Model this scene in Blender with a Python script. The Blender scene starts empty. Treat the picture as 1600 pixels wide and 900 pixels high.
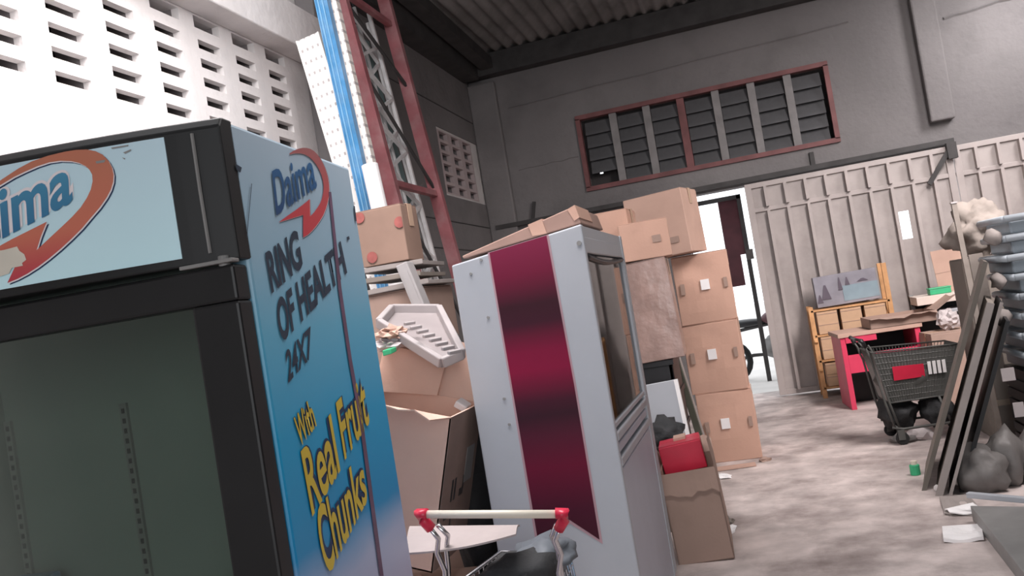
import bpy, bmesh, math, random
from mathutils import Vector, Matrix, noise
from mathutils.geometry import tessellate_polygon
random.seed(7)
SC = bpy.context.scene
COL = SC.collection
R = math.radians

# ------------------------------------------------------------------ camera
F_PX = 1350.0
PSI, PITCH, ROLL = R(15.2), R(1.6), R(9.3)
CAM = Vector((0, 0, 1.5))
_h = Vector((-math.sin(PSI)*math.cos(PITCH), math.cos(PSI)*math.cos(PITCH), math.sin(PITCH)))
_r0 = Vector((math.cos(PSI), math.sin(PSI), 0))
_u0 = _r0.cross(_h)
_r = math.cos(ROLL)*_r0 - math.sin(ROLL)*_u0
_u = _r.cross(_h)
cd = bpy.data.cameras.new('camera')
cam = bpy.data.objects.new('camera', cd)
COL.objects.link(cam)
cd.sensor_width = 36.0
cd.lens = F_PX/1600.0*36.0
cd.clip_start = 0.05
cam.matrix_world = Matrix(((_r.x, _u.x, -_h.x, CAM.x), (_r.y, _u.y, -_h.y, CAM.y), (_r.z, _u.z, -_h.z, CAM.z), (0, 0, 0, 1)))
SC.camera = cam

# ------------------------------------------------------------------ world, lights, exposure
w = bpy.data.worlds.new('sky'); SC.world = w; w.use_nodes = True
bg = w.node_tree.nodes['Background']
bg.inputs[0].default_value = (0.93, 0.96, 1.0, 1)
bg.inputs[1].default_value = 1.9
SC.view_settings.view_transform = 'Standard'
SC.view_settings.look = 'None'
SC.view_settings.gamma = 1.0
SC.view_settings.use_curve_mapping = False
SC.view_settings.exposure = 0.0
SC.cycles.use_denoising = True
SC.cycles.max_bounces = 8

def area(name, loc, target, sx, sy, power, color=(1, 1, 1), spread=180):
    l = bpy.data.lights.new(name, 'AREA'); l.shape = 'RECTANGLE'
    l.size, l.size_y, l.energy, l.color = sx, sy, power, color
    l.spread = R(spread)
    o = bpy.data.objects.new(name, l); COL.objects.link(o)
    o.location = loc
    o.rotation_euler = (Vector(target)-Vector(loc)).to_track_quat('-Z', 'Y').to_euler()
    return o
area('rooflight_near_left_wall', (-2.2, 3.1, 4.75), (-3.6, 3.3, 2.6), 0.9, 5.0, 350, (1.0, 0.95, 0.95))
area('loading_door_daylight', (1.9, -4.6, 2.2), (0.0, 5, 1.3), 4.0, 3.2, 125, (0.95, 0.97, 1.0))
area('rooflight_over_aisle', (2.5, 5.6, 4.75), (1.0, 9.5, 0.6), 1.0, 3.0, 185, (1.0, 0.92, 0.90), 105)
area('right_wall_fill', (4.3, 8.6, 4.75), (3.0, 10.9, 3.6), 1.0, 1.6, 40, (1.0, 0.95, 0.95), 75)  # added fill lamp that brightens the right of the back wall

# ------------------------------------------------------------------ helpers
def ray(px, py):
    return (px-800)/F_PX*_r - (py-450)/F_PX*_u + _h
def at(px, py, X=None, Y=None, Z=None):
    """the point of the plane X, Y or Z = const that lies on this sight line"""
    d = ray(px, py)
    if X is not None: t = (X-CAM.x)/d.x
    elif Y is not None: t = (Y-CAM.y)/d.y
    else: t = (Z-CAM.z)/d.z
    return CAM + d*t

def link(o, parent=None):
    COL.objects.link(o)
    if parent is not None: o.parent = parent
    return o
def obj(name, bm, m, parent=None, bevel=0.0, smooth=False, seg=2):
    me = bpy.data.meshes.new(name)
    bmesh.ops.recalc_face_normals(bm, faces=bm.faces[:])
    bm.to_mesh(me); bm.free()
    if m is not None: me.materials.append(m)
    if smooth:
        for p in me.polygons: p.use_smooth = True
    o = link(bpy.data.objects.new(name, me), parent)
    if bevel > 0:
        b = o.modifiers.new('bevel', 'BEVEL'); b.width = bevel; b.segments = seg; b.limit_method = 'ANGLE'
    return o
def tag(o, label, cat, group=None, kind=None):
    o['label'] = label; o['category'] = cat
    if group: o['group'] = group
    if kind: o['kind'] = kind
    return o
def thing(name, label, cat, loc=(0, 0, 0), rot=(0, 0, 0), group=None):
    o = link(bpy.data.objects.new(name, None))
    o.empty_display_size = 0.1
    o.location = loc; o.rotation_euler = rot
    return tag(o, label, cat, group)
def struct(name, bm, m, parent=None, **k):
    o = obj(name, bm, m, parent, **k)
    if parent is None: o['kind'] = 'structure'
    return o
def copy_tree(o, parent=None):
    c = o.copy(); COL.objects.link(c); c.parent = parent
    for ch in list(o.children): copy_tree(ch, c)
    return c

B = bmesh.new
def box(bm, x0, x1, y0, y1, z0, z1):
    v = [bm.verts.new(p) for p in ((x0,y0,z0),(x1,y0,z0),(x1,y1,z0),(x0,y1,z0),(x0,y0,z1),(x1,y0,z1),(x1,y1,z1),(x0,y1,z1))]
    for f in ((0,3,2,1),(4,5,6,7),(0,1,5,4),(1,2,6,5),(2,3,7,6),(3,0,4,7)): bm.faces.new([v[i] for i in f])
    return bm
def hexa(bm, pts):
    v = [bm.verts.new(p) for p in pts]
    for f in ((0,3,2,1),(4,5,6,7),(0,1,5,4),(1,2,6,5),(2,3,7,6),(3,0,4,7)): bm.faces.new([v[i] for i in f])
    return bm
def bar(bm, a, b, w, d, up=(0, 0, 1)):
    """rectangular bar from a to b"""
    a, b = Vector(a), Vector(b); t = (b-a).normalized(); up = Vector(up)
    if abs(t.dot(up)) > 0.95: up = Vector((0, 1, 0))
    s = t.cross(up).normalized(); n = s.cross(t)
    hexa(bm, [a-s*w/2-n*d/2, a+s*w/2-n*d/2, a+s*w/2+n*d/2, a-s*w/2+n*d/2, b-s*w/2-n*d/2, b+s*w/2-n*d/2, b+s*w/2+n*d/2, b-s*w/2+n*d/2])
    return bm
def tube(bm, pts, r, n=8):
    pts = [Vector(p) for p in pts]; rings = []
    for i, p in enumerate(pts):
        t = (pts[min(i+1, len(pts)-1)]-pts[max(i-1, 0)]).normalized()
        up = Vector((0, 0, 1)) if abs(t.z) < 0.9 else Vector((0, 1, 0))
        s = t.cross(up).normalized(); q = s.cross(t)
        rings.append([bm.verts.new(p+(s*math.cos(2*math.pi*k/n)+q*math.sin(2*math.pi*k/n))*r) for k in range(n)])
    for a, b in zip(rings, rings[1:]):
        for k in range(n): bm.faces.new((a[k], a[(k+1) % n], b[(k+1) % n], b[k]))
    bm.faces.new(rings[0][::-1]); bm.faces.new(rings[-1])
    return bm
def disc(bm, c, axis, r, t, n=16, r2=None):
    a = Vector(axis).normalized(); c = Vector(c)
    s = a.orthogonal().normalized(); q = a.cross(s)
    A = [bm.verts.new(c-a*t/2+(s*math.cos(6.28319*k/n)+q*math.sin(6.28319*k/n))*r) for k in range(n)]
    D = [bm.verts.new(c+a*t/2+(s*math.cos(6.28319*k/n)+q*math.sin(6.28319*k/n))*(r2 or r)) for k in range(n)]
    for k in range(n): bm.faces.new((A[k], A[(k+1) % n], D[(k+1) % n], D[k]))
    bm.faces.new(A[::-1]); bm.faces.new(D)
    return bm
def torus(bm, c, axis, Rr, r, n=20, k=8):
    a = Vector(axis).normalized(); c = Vector(c); s = a.orthogonal().normalized(); q = a.cross(s)
    rings = []
    for i in range(n):
        d = s*math.cos(6.28319*i/n)+q*math.sin(6.28319*i/n)
        rings.append([bm.verts.new(c+d*(Rr+r*math.cos(6.28319*j/k))+a*r*math.sin(6.28319*j/k)) for j in range(k)])
    for i in range(n):
        A, D = rings[i], rings[(i+1) % n]
        for j in range(k): bm.faces.new((A[j], A[(j+1) % k], D[(j+1) % k], D[j]))
    return bm
def slab_poly(bm, pts, off):
    """closed plate from a polygon (3D points) thickened by vector off"""
    off = Vector(off)
    A = [bm.verts.new(p) for p in pts]; D = [bm.verts.new(Vector(p)+off) for p in pts]
    n = len(A)
    bm.faces.new(A[::-1]); bm.faces.new(D)
    for k in range(n): bm.faces.new((A[k], A[(k+1) % n], D[(k+1) % n], D[k]))
    return bm
def blob(bm, c, rx, ry, rz, amp=0.25, freq=3.0, seed=0.0, sub=3, floor=None):
    res = bmesh.ops.create_icosphere(bm, subdivisions=sub, radius=1.0)
    for v in res['verts']:
        p = v.co.copy()
        d = 1+amp*noise.noise(p*freq+Vector((seed, seed*1.7, -seed)))+amp*0.5*noise.noise(p*freq*2.7+Vector((seed, 3, seed)))
        q = Vector((p.x*rx*d, p.y*ry*d, p.z*rz*d))+Vector(c)
        if floor is not None and q.z < floor: q.z = floor
        v.co = q
    return bm
def sheet(bm, fn, nu, nv, th):
    """thin curved plate: fn(u, v) -> point, thickness th downwards"""
    top = [[bm.verts.new(fn(i/nu, j/nv)) for j in range(nv+1)] for i in range(nu+1)]
    bot = [[bm.verts.new(Vector(fn(i/nu, j/nv))-Vector((0, 0, th))) for j in range(nv+1)] for i in range(nu+1)]
    for i in range(nu):
        for j in range(nv):
            bm.faces.new((top[i][j], top[i+1][j], top[i+1][j+1], top[i][j+1]))
            bm.faces.new((bot[i][j], bot[i][j+1], bot[i+1][j+1], bot[i+1][j]))
    for i in range(nu):
        for j in (0, nv): bm.faces.new((top[i][j], top[i+1][j], bot[i+1][j], bot[i][j]))
    for j in range(nv):
        for i in (0, nu): bm.faces.new((top[i][j], top[i][j+1], bot[i][j+1], bot[i][j]))
    return bm

# ------------------------------------------------------------------ materials
def mat(name, c, rough=0.6, var=0.15, scale=6.0, bump=0.0, bscale=40.0, metal=0.0, stain=None, stain_scale=1.5, stain_amt=0.5, spec=0.4):
    m = bpy.data.materials.new(name); m.use_nodes = True
    N, L = m.node_tree.nodes, m.node_tree.links
    p = N['Principled BSDF']
    p.inputs['Roughness'].default_value = rough; p.inputs['Metallic'].default_value = metal
    p.inputs['Specular IOR Level'].default_value = spec
    tc = N.new('ShaderNodeTexCoord')
    nz = N.new('ShaderNodeTexNoise'); nz.inputs['Scale'].default_value = scale; nz.inputs['Detail'].default_value = 6
    L.new(tc.outputs['Object'], nz.inputs['Vector'])
    rp = N.new('ShaderNodeValToRGB')
    lo = [max(0, x*(1-var)) for x in c]; hi = [min(1, x*(1+var)) for x in c]
    rp.color_ramp.elements[0].color = (*lo, 1); rp.color_ramp.elements[1].color = (*hi, 1)
    rp.color_ramp.elements[0].position = 0.3; rp.color_ramp.elements[1].position = 0.7
    L.new(nz.outputs['Fac'], rp.inputs['Fac'])
    out = rp.outputs['Color']
    if stain:
        n2 = N.new('ShaderNodeTexNoise'); n2.inputs['Scale'].default_value = stain_scale; n2.inputs['Detail'].default_value = 8
        n2.inputs['Roughness'].default_value = 0.65
        L.new(tc.outputs['Object'], n2.inputs['Vector'])
        r2 = N.new('ShaderNodeValToRGB'); r2.color_ramp.elements[0].position = 0.45; r2.color_ramp.elements[1].position = 0.68
        r2.color_ramp.elements[0].color = (0, 0, 0, 1); r2.color_ramp.elements[1].color = (stain_amt,)*3+(1,)
        L.new(n2.outputs['Fac'], r2.inputs['Fac'])
        mx = N.new('ShaderNodeMixRGB'); mx.inputs[2].default_value = (*stain, 1)
        L.new(r2.outputs['Color'], mx.inputs[0]); L.new(out, mx.inputs[1]); out = mx.outputs[0]
    L.new(out, p.inputs['Base Color'])
    if bump:
        n3 = N.new('ShaderNodeTexNoise'); n3.inputs['Scale'].default_value = bscale; n3.inputs['Detail'].default_value = 4
        L.new(tc.outputs['Object'], n3.inputs['Vector'])
        bp = N.new('ShaderNodeBump'); bp.inputs['Strength'].default_value = bump; bp.inputs['Distance'].default_value = 0.02
        L.new(n3.outputs['Fac'], bp.inputs['Height']); L.new(bp.outputs['Normal'], p.inputs['Normal'])
    return m
def ramp_mat(name, stops, axis='Z', lo=0.0, hi=1.0, rough=0.4, metal=0.0, noise_amt=0.0):
    """printed colour that changes along one object axis"""
    m = bpy.data.materials.new(name); m.use_nodes = True
    N, L = m.node_tree.nodes, m.node_tree.links
    p = N['Principled BSDF']; p.inputs['Roughness'].default_value = rough; p.inputs['Metallic'].default_value = metal
    tc = N.new('ShaderNodeTexCoord'); sx = N.new('ShaderNodeSeparateXYZ'); L.new(tc.outputs['Object'], sx.inputs[0])
    mr = N.new('ShaderNodeMapRange'); mr.inputs['From Min'].default_value = lo; mr.inputs['From Max'].default_value = hi
    src = sx.outputs[axis]
    if noise_amt:
        nz = N.new('ShaderNodeTexNoise'); nz.inputs['Scale'].default_value = 5; L.new(tc.outputs['Object'], nz.inputs['Vector'])
        ma = N.new('ShaderNodeMath'); ma.operation = 'MULTIPLY_ADD'; ma.inputs[1].default_value = noise_amt
        L.new(nz.outputs['Fac'], ma.inputs[0]); L.new(src, ma.inputs[2]); src = ma.outputs[0]
    L.new(src, mr.inputs['Value'])
    rp = N.new('ShaderNodeValToRGB'); e = rp.color_ramp.elements
    e[0].position, e[0].color = stops[0][0], (*stops[0][1], 1)
    e[1].position, e[1].color = stops[-1][0], (*stops[-1][1], 1)
    for pos, c in stops[1:-1]:
        q = e.new(pos); q.color = (*c, 1)
    L.new(mr.outputs['Result'], rp.inputs['Fac']); L.new(rp.outputs['Color'], p.inputs['Base Color'])
    return m
def glass_mat(name, tint, ior=1.45, rough=0.02):
    m = bpy.data.materials.new(name); m.use_nodes = True
    N, L = m.node_tree.nodes, m.node_tree.links
    N.remove(N['Principled BSDF'])
    tr = N.new('ShaderNodeBsdfTransparent'); tr.inputs[0].default_value = (*tint, 1)
    gl = N.new('ShaderNodeBsdfGlossy'); gl.inputs['Roughness'].default_value = rough
    fr = N.new('ShaderNodeFresnel'); fr.inputs['IOR'].default_value = ior
    mx = N.new('ShaderNodeMixShader')
    L.new(fr.outputs[0], mx.inputs[0]); L.new(tr.outputs[0], mx.inputs[1]); L.new(gl.outputs[0], mx.inputs[2])
    L.new(mx.outputs[0], N['Material Output'].inputs['Surface'])
    return m

def perforated_mat(name, c, pitch_u, pitch_v, ru, rv):
    """white enamelled strip with rows of small slots (a few pixels each)"""
    m = bpy.data.materials.new(name); m.use_nodes = True
    N, L = m.node_tree.nodes, m.node_tree.links
    p = N['Principled BSDF']; p.inputs['Roughness'].default_value = 0.5
    tc = N.new('ShaderNodeTexCoord'); sx = N.new('ShaderNodeSeparateXYZ'); L.new(tc.outputs['Object'], sx.inputs[0])
    def M(op, a, b=None):
        n = N.new('ShaderNodeMath'); n.operation = op
        for i, v in enumerate((a, b)):
            if v is None: continue
            if isinstance(v, (int, float)): n.inputs[i].default_value = v
            else: L.new(v, n.inputs[i])
        return n.outputs[0]
    def tri(src, pitch): return M('ABSOLUTE', M('SUBTRACT', M('FRACT', M('DIVIDE', M('ADD', src, 10.0), pitch)), 0.5))
    fu = M('LESS_THAN', tri(sx.outputs['X'], pitch_u), ru); fv = M('LESS_THAN', tri(sx.outputs['Z'], pitch_v), rv)
    f = M('MULTIPLY', fu, fv)
    mx = N.new('ShaderNodeMixRGB'); mx.inputs[1].default_value = (*c, 1); mx.inputs[2].default_value = (0.40, 0.36, 0.35, 1)
    L.new(f, mx.inputs[0]); L.new(mx.outputs[0], p.inputs['Base Color'])
    return m

M_floor = mat('floor_concrete', (0.52, 0.45, 0.43), 0.75, 0.26, 4.5, 0.25, 25, stain=(0.19, 0.15, 0.14), stain_scale=1.7, stain_amt=0.85)
M_wall = mat('grey_cement_render', (0.20, 0.188, 0.188), 0.9, 0.20, 1.6, 0.5, 14, stain=(0.10, 0.092, 0.095), stain_scale=0.8, stain_amt=0.7)
M_lwall = mat('pale_limewash', (0.66, 0.63, 0.62), 0.9, 0.08, 2.5, 0.3, 18, stain=(0.45, 0.42, 0.41), stain_scale=1.2, stain_amt=0.35)
M_vent = mat('limewashed_breeze_block', (0.70, 0.67, 0.66), 0.9, 0.06, 5, 0.2, 30)
M_vent_far = mat('grey_pink_breeze_block', (0.48, 0.40, 0.40), 0.9, 0.10, 5, 0.2, 30)
M_darkback = mat('added_dark_backing', (0.05, 0.045, 0.045), 0.95, 0.1)  # dark tone for the unlit space put behind vents and louvres
M_roof = mat('weathered_roof_sheet', (0.24, 0.23, 0.225), 0.7, 0.25, 1.5, stain=(0.08, 0.075, 0.07), stain_scale=1.1, stain_amt=0.6)
M_beam = mat('dark_painted_beam', (0.05, 0.047, 0.047), 0.7, 0.25)
M_gate = mat('taupe_painted_gate_sheet', (0.41, 0.365, 0.35), 0.5, 0.10, 3.0, 0.05, 20, stain=(0.20, 0.17, 0.16), stain_scale=2.0, stain_amt=0.4)
M_gate_rib = mat('taupe_painted_gate_rib', (0.42, 0.37, 0.355), 0.45, 0.10, 3.0)
M_redframe = mat('faded_red_window_paint', (0.17, 0.065, 0.065), 0.6, 0.25, 5)
M_mull = mat('grey_mullion', (0.22, 0.21, 0.21), 0.8, 0.15)
M_louv = mat('smoky_louvre', (0.10, 0.10, 0.105), 0.35, 0.3, 4)
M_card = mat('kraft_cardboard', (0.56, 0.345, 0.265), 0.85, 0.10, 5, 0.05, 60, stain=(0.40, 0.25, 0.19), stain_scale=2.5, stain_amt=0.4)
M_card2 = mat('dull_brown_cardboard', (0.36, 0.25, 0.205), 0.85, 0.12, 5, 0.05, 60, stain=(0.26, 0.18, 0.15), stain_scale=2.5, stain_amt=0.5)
M_card3 = mat('pale_pink_cardboard', (0.50, 0.33, 0.265), 0.85, 0.08, 4, 0.04, 60)
M_card_in = mat('carton_inside', (0.36, 0.25, 0.19), 0.9, 0.10, 5)
M_wrapcard = mat('film_wrapped_cardboard', (0.33, 0.22, 0.19), 0.28, 0.2, 7, 0.35, 9, spec=0.7)
M_tape = mat('clear_packing_tape', (0.52, 0.36, 0.26), 0.25, 0.06, 8)
M_paper = mat('white_paper', (0.82, 0.80, 0.80), 0.8, 0.04)
M_white = mat('white_enamel', (0.40, 0.415, 0.45), 0.38, 0.04, 3, stain=(0.44, 0.45, 0.48), stain_scale=2.2, stain_amt=0.35)
M_whitedull = mat('dusty_white_plastic', (0.50, 0.45, 0.45), 0.6, 0.07, 4)
M_black = mat('black_plastic', (0.018, 0.018, 0.020), 0.42, 0.2, 4)
M_blackgloss = mat('black_trim', (0.009, 0.0092, 0.010), 0.45, 0.3, 3)
M_darkrub = mat('dark_rubber', (0.02, 0.02, 0.02), 0.8, 0.2)
M_liner = mat('grey_green_liner', (0.27, 0.295, 0.28), 0.5, 0.05, 3)
M_chrome = mat('dull_chrome', (0.6, 0.6, 0.62), 0.25, 0.08, 8, metal=1.0)
M_galv = mat('galvanised_steel', (0.72, 0.71, 0.71), 0.42, 0.15, 8, metal=0.15)
M_redsteel = mat('dusty_red_oxide', (0.29, 0.095, 0.105), 0.6, 0.22, 5, stain=(0.40, 0.27, 0.27), stain_scale=4, stain_amt=0.4)
M_blue = mat('blue_enamel', (0.045, 0.20, 0.40), 0.4, 0.22, 6, stain=(0.25, 0.36, 0.48), stain_scale=5, stain_amt=0.4)
M_greenstrip = mat('grey_green_board', (0.17, 0.25, 0.25), 0.6, 0.15)
M_red = mat('red_plastic', (0.56, 0.025, 0.06), 0.35, 0.1)
M_pinkred = mat('pinkish_red_laminate', (0.62, 0.05, 0.11), 0.4, 0.08)
M_cream = mat('cream_plastic', (0.72, 0.66, 0.56), 0.4, 0.06)
M_pine = mat('orange_pine', (0.62, 0.33, 0.15), 0.55, 0.18, 9)
M_greycloth = mat('charcoal_cloth', (0.035, 0.036, 0.038), 0.85, 0.3, 6, 0.3, 50)
M_greybag = mat('grey_plastic_bag', (0.14, 0.13, 0.125), 0.5, 0.15, 4, 0.3, 12)
M_greyboard = mat('grey_chipboard', (0.30, 0.265, 0.25), 0.8, 0.12, 4)
M_tan = mat('tan_mdf_edge', (0.42, 0.34, 0.27), 0.8, 0.1)
M_taupe = mat('taupe_board_face', (0.22, 0.19, 0.165), 0.7, 0.15, 3)
M_beigebag = mat('beige_crumpled_sack', (0.27, 0.235, 0.21), 0.8, 0.12, 5, 0.3, 12)
M_steelblue = mat('blue_grey_plastic', (0.30, 0.345, 0.385), 0.45, 0.12, 5)
M_trolley = mat('dark_grey_trolley_plastic', (0.085, 0.085, 0.08), 0.55, 0.15, 6)
M_greymetal = mat('grey_painted_metal', (0.24, 0.235, 0.23), 0.5, 0.12)
M_green = mat('green_plastic', (0.05, 0.42, 0.20), 0.45, 0.1)
M_maroon = mat('maroon_paint', (0.085, 0.022, 0.03), 0.5, 0.2)
M_yard = mat('pale_yard_concrete', (0.62, 0.60, 0.58), 0.9, 0.1, 2)
M_yellow = mat('mustard_print', (0.60, 0.44, 0.05), 0.5, 0.05)
M_navy = mat('navy_print', (0.012, 0.035, 0.10), 0.5, 0.05)
M_printblack = mat('charcoal_print', (0.020, 0.035, 0.060), 0.5, 0.05)
M_logoblue = ramp_mat('blue_print', [(0, (0.008, 0.045, 0.14)), (1, (0.02, 0.11, 0.26))], 'Z', 1.78, 1.98, 0.45)
M_hdrblue = ramp_mat('header_blue_print', [(0, (0.008, 0.10, 0.25)), (1, (0.06, 0.26, 0.42))], 'Z', 1.78, 1.93, 0.45)
M_logored = ramp_mat('red_swoosh_print', [(0, (0.52, 0.03, 0.055)), (0.5, (0.50, 0.05, 0.06)), (1, (0.30, 0.10, 0.10))], 'Z', 1.68, 2.0, 0.45)
M_hdrred = ramp_mat('orange_swoosh_print', [(0, (0.50, 0.05, 0.07)), (0.35, (0.58, 0.16, 0.10)), (1, (0.50, 0.17, 0.10))], 'Z', 1.74, 1.96, 0.45)
M_printwhite = mat('white_print', (0.80, 0.74, 0.76), 0.5, 0.03)
M_burgundyline = mat('dull_maroon_tape', (0.13, 0.07, 0.12), 0.5, 0.25, 10)

# ------------------------------------------------------------------ the setting
XL, YB = -3.1, 10.85
bm = B(); bm.faces.new([bm.verts.new(p) for p in ((XL, -5.2, 0), (5.6, -5.2, 0), (5.6, YB+0.4, 0), (XL, YB+0.4, 0))])
bmesh.ops.subdivide_edges(bm, edges=bm.edges[:], cuts=12, use_grid_fill=True)
struct('floor', bm, M_floor)
bm = B(); box(bm, -30, 30, YB+0.4, 45, -0.12, -0.02); struct('yard_ground', bm, M_yard)
bm = B(); box(bm, -30, 30, -40, -5.2, -0.12, -0.02); struct('yard_ground_behind', bm, M_yard)

# left wall: masonry, two bands of vent blocks, a pier, a protruding ring beam
VZ0, VZ1, PZ = 2.955, 3.705, 0.125
bm = B()
box(bm, XL-0.22, XL, -5.2, YB, 0, VZ0)
box(bm, XL-0.22, XL, -5.2, YB, VZ1, 4.95)
PY = 0.425
NEAR = [3.46-PY*5, 3.46+PY*6]
FAR = [9.245, 9.245+PY*3+0.0]
box(bm, XL-0.22, XL, -5.2, NEAR[0], VZ0, VZ1)
box(bm, XL-0.22, XL, NEAR[1], FAR[0], VZ0, VZ1)
box(bm, XL-0.22, XL, FAR[1], YB, VZ0, VZ1)
wl = struct('wall_left', bm, M_lwall)
bm = B(); box(bm, XL-0.30, XL-0.24, -5.2, YB, VZ0-0.2, VZ1+0.2); struct('vent_backing', bm, M_darkback, wl)  # added dark plane standing in for darkness behind the slots
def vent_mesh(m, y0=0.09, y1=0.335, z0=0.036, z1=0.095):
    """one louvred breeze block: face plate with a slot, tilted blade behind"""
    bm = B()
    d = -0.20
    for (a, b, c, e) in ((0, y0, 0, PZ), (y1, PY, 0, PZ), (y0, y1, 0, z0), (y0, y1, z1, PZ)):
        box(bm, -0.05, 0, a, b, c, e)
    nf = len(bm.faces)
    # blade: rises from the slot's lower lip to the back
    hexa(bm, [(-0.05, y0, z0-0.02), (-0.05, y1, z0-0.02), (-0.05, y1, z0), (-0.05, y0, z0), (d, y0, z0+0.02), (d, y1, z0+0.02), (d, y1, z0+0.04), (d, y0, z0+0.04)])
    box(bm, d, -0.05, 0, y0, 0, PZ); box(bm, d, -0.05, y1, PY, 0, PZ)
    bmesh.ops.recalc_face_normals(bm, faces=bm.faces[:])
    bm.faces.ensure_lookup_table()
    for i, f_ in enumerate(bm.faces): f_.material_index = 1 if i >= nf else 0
    me = bpy.data.meshes.new('vent_block'); bm.to_mesh(me); bm.free(); me.materials.append(m); me.materials.append(M_slotshade)
    return me
M_slotshade = mat('slot_shade_grey', (0.20, 0.18, 0.18), .95, .15, 8)  # darker tone puts the slot shade into blades and inner walls
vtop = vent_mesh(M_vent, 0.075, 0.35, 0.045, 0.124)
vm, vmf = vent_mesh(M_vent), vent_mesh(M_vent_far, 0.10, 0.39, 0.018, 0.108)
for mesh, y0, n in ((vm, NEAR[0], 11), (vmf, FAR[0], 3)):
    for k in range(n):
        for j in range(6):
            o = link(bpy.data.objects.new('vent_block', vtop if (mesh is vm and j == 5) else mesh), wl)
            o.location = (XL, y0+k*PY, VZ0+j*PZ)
bm = B(); box(bm, XL, XL+0.20, -5.2, 6.25, VZ1+0.01, VZ1+0.34); struct('ring_beam', bm, M_lwall, wl, bevel=0.01)
bm = B(); box(bm, XL, XL+0.16, 6.25, 6.62, 0, 4.9); struct('pillar', bm, M_wall, wl, bevel=0.015)
bm = B(); box(bm, XL+0.0, XL+0.012, 6.62, YB, 3.73, 4.9); box(bm, XL, XL+0.012, 6.62, YB, 0, 2.93); box(bm, XL, XL+0.012, 6.62, FAR[0], 2.93, 3.73)
struct('grey_render', bm, M_wall, wl)
bm = B()
for z in (1.95, 2.3, 2.62, 4.0): box(bm, XL+0.012, XL+0.017, 6.62, YB, z, z+0.012)
struct('mortar_ridge', bm, M_beam, wl)

# back wall with the gateway and the high louvred window
OX0, OX1, OZ = -0.62, 4.6, 2.56
WX0, WX1, WZ0, WZ1 = -1.72, 1.25, 2.90, 3.78
bm = B(); T = 0.25
box(bm, XL-0.2, OX0, YB, YB+T, 0, OZ); box(bm, OX1, 5.8, YB, YB+T, 0, OZ)
box(bm, XL-0.2, 5.8, YB, YB+T, OZ, WZ0); box(bm, XL-0.2, 5.8, YB, YB+T, WZ1, 4.95)
box(bm, XL-0.2, WX0, YB, YB+T, WZ0, WZ1); box(bm, WX1, 5.8, YB, YB+T, WZ0, WZ1)
wb = struct('wall_back', bm, M_wall)
bm = B(); box(bm, XL+0.012, -2.72, YB-0.10, YB, 0, 4.5); struct('corner_pillar', bm, M_wall, wb, bevel=0.02)
bm = B(); box(bm, 2.26, 2.52, YB-0.13, YB, 2.86, 4.9); struct('pillar', bm, M_wall, wb, bevel=0.02)
bm = B()
def wall_crack(bm, x0, x1, z0, z1, th=0.012):
    n = 7; pts = []
    for i in range(n+1):
        t = i/n; pts.append((x0+(x1-x0)*t, YB-0.003, z0+(z1-z0)*t+random.uniform(-.01, .01)))
    tube(bm, pts, th, 4)
wall_crack(bm, -2.6, 1.6, 4.12, 4.22); wall_crack(bm, 2.6, 3.4, 4.02, 4.08, 0.02); wall_crack(bm, -2.6, -1.8, 3.3, 3.32, 0.006)
struct('render_ridge', bm, M_wall, wb)
bm = B(); bar(bm, (0.95, YB-0.02, 2.62), (0.95, YB-0.02, 2.80), 0.05, 0.04); bar(bm, (-2.52, YB-0.04, 2.62), (-2.46, YB-0.04, 2.86), 0.035, 0.035)
struct('pipe_stub', bm, M_beam, wb)
bm = B(); box(bm, -3.0, 2.46, YB-0.12, YB-0.04, 2.585, 2.64)
struct('gate_rail', bm, M_beam, wb)

# window_1: red frame, mullions, louvre blades
win = thing('window_1', 'x', 'x'); del win['label']; del win['category']; win['kind'] = 'structure'
bm = B(); f = 0.045
for (a, b, c, e) in ((WX0-f, WX1+f, WZ0-f, WZ0+0.01), (WX0-f, WX1+f, WZ1-0.01, WZ1+f), (WX0-f, WX0+0.01, WZ0, WZ1), (WX1-0.01, WX1+f, WZ0, WZ1)):
    box(bm, a, b, YB-0.035, YB+0.06, c, e)
struct('window_frame', bm, M_redframe, win)
nb = 7; bw = (WX1-WX0)/nb
louv = None
for k in range(nb):
    x0 = WX0+k*bw
    if k:
        bm = B(); box(bm, x0-0.045, x0+0.045, YB+0.0, YB+0.08, WZ0+0.01, WZ1-0.01); struct('mullion', bm, M_redframe if k == 3 else M_mull, win)
    for j in range(5):
        z = WZ0+0.09+j*0.165
        if k == 0 and j == 0: continue
        if louv is None:
            bm = B(); hexa(bm, [(0.05, .03, -.085), (bw-.05, .03, -.085), (bw-.05, .045, -.085), (0.05, .045, -.085), (0.05, .10, .085), (bw-.05, .10, .085), (bw-.05, .115, .085), (0.05, .115, .085)])
            louv = obj('louvre', bm, M_louv, win); louv.location = (x0, YB, z)
        else:
            o = louv.copy(); COL.objects.link(o); o.location = (x0, YB, z)
bm = B()
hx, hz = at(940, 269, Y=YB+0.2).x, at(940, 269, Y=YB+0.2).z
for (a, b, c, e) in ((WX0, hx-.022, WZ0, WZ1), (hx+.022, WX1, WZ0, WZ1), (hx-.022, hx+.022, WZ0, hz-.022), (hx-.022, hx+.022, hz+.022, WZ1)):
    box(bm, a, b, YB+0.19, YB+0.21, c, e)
struct('window_blackout_board', bm, M_darkback, win)  # added board, keeps bright outside light from showing through the louvres
# remaining shell
bm = B(); box(bm, 5.6, 5.8, -5.2, YB, 0, 4.95); struct('wall_right', bm, M_wall)
bm = B(); box(bm, XL, -0.6, -5.4, -5.2, 0, 4.95); box(bm, 3.8, 5.6, -5.4, -5.2, 0, 4.95); box(bm, -0.6, 3.8, -5.4, -5.2, 3.9, 4.95)
struct('wall_front', bm, M_wall)
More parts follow.
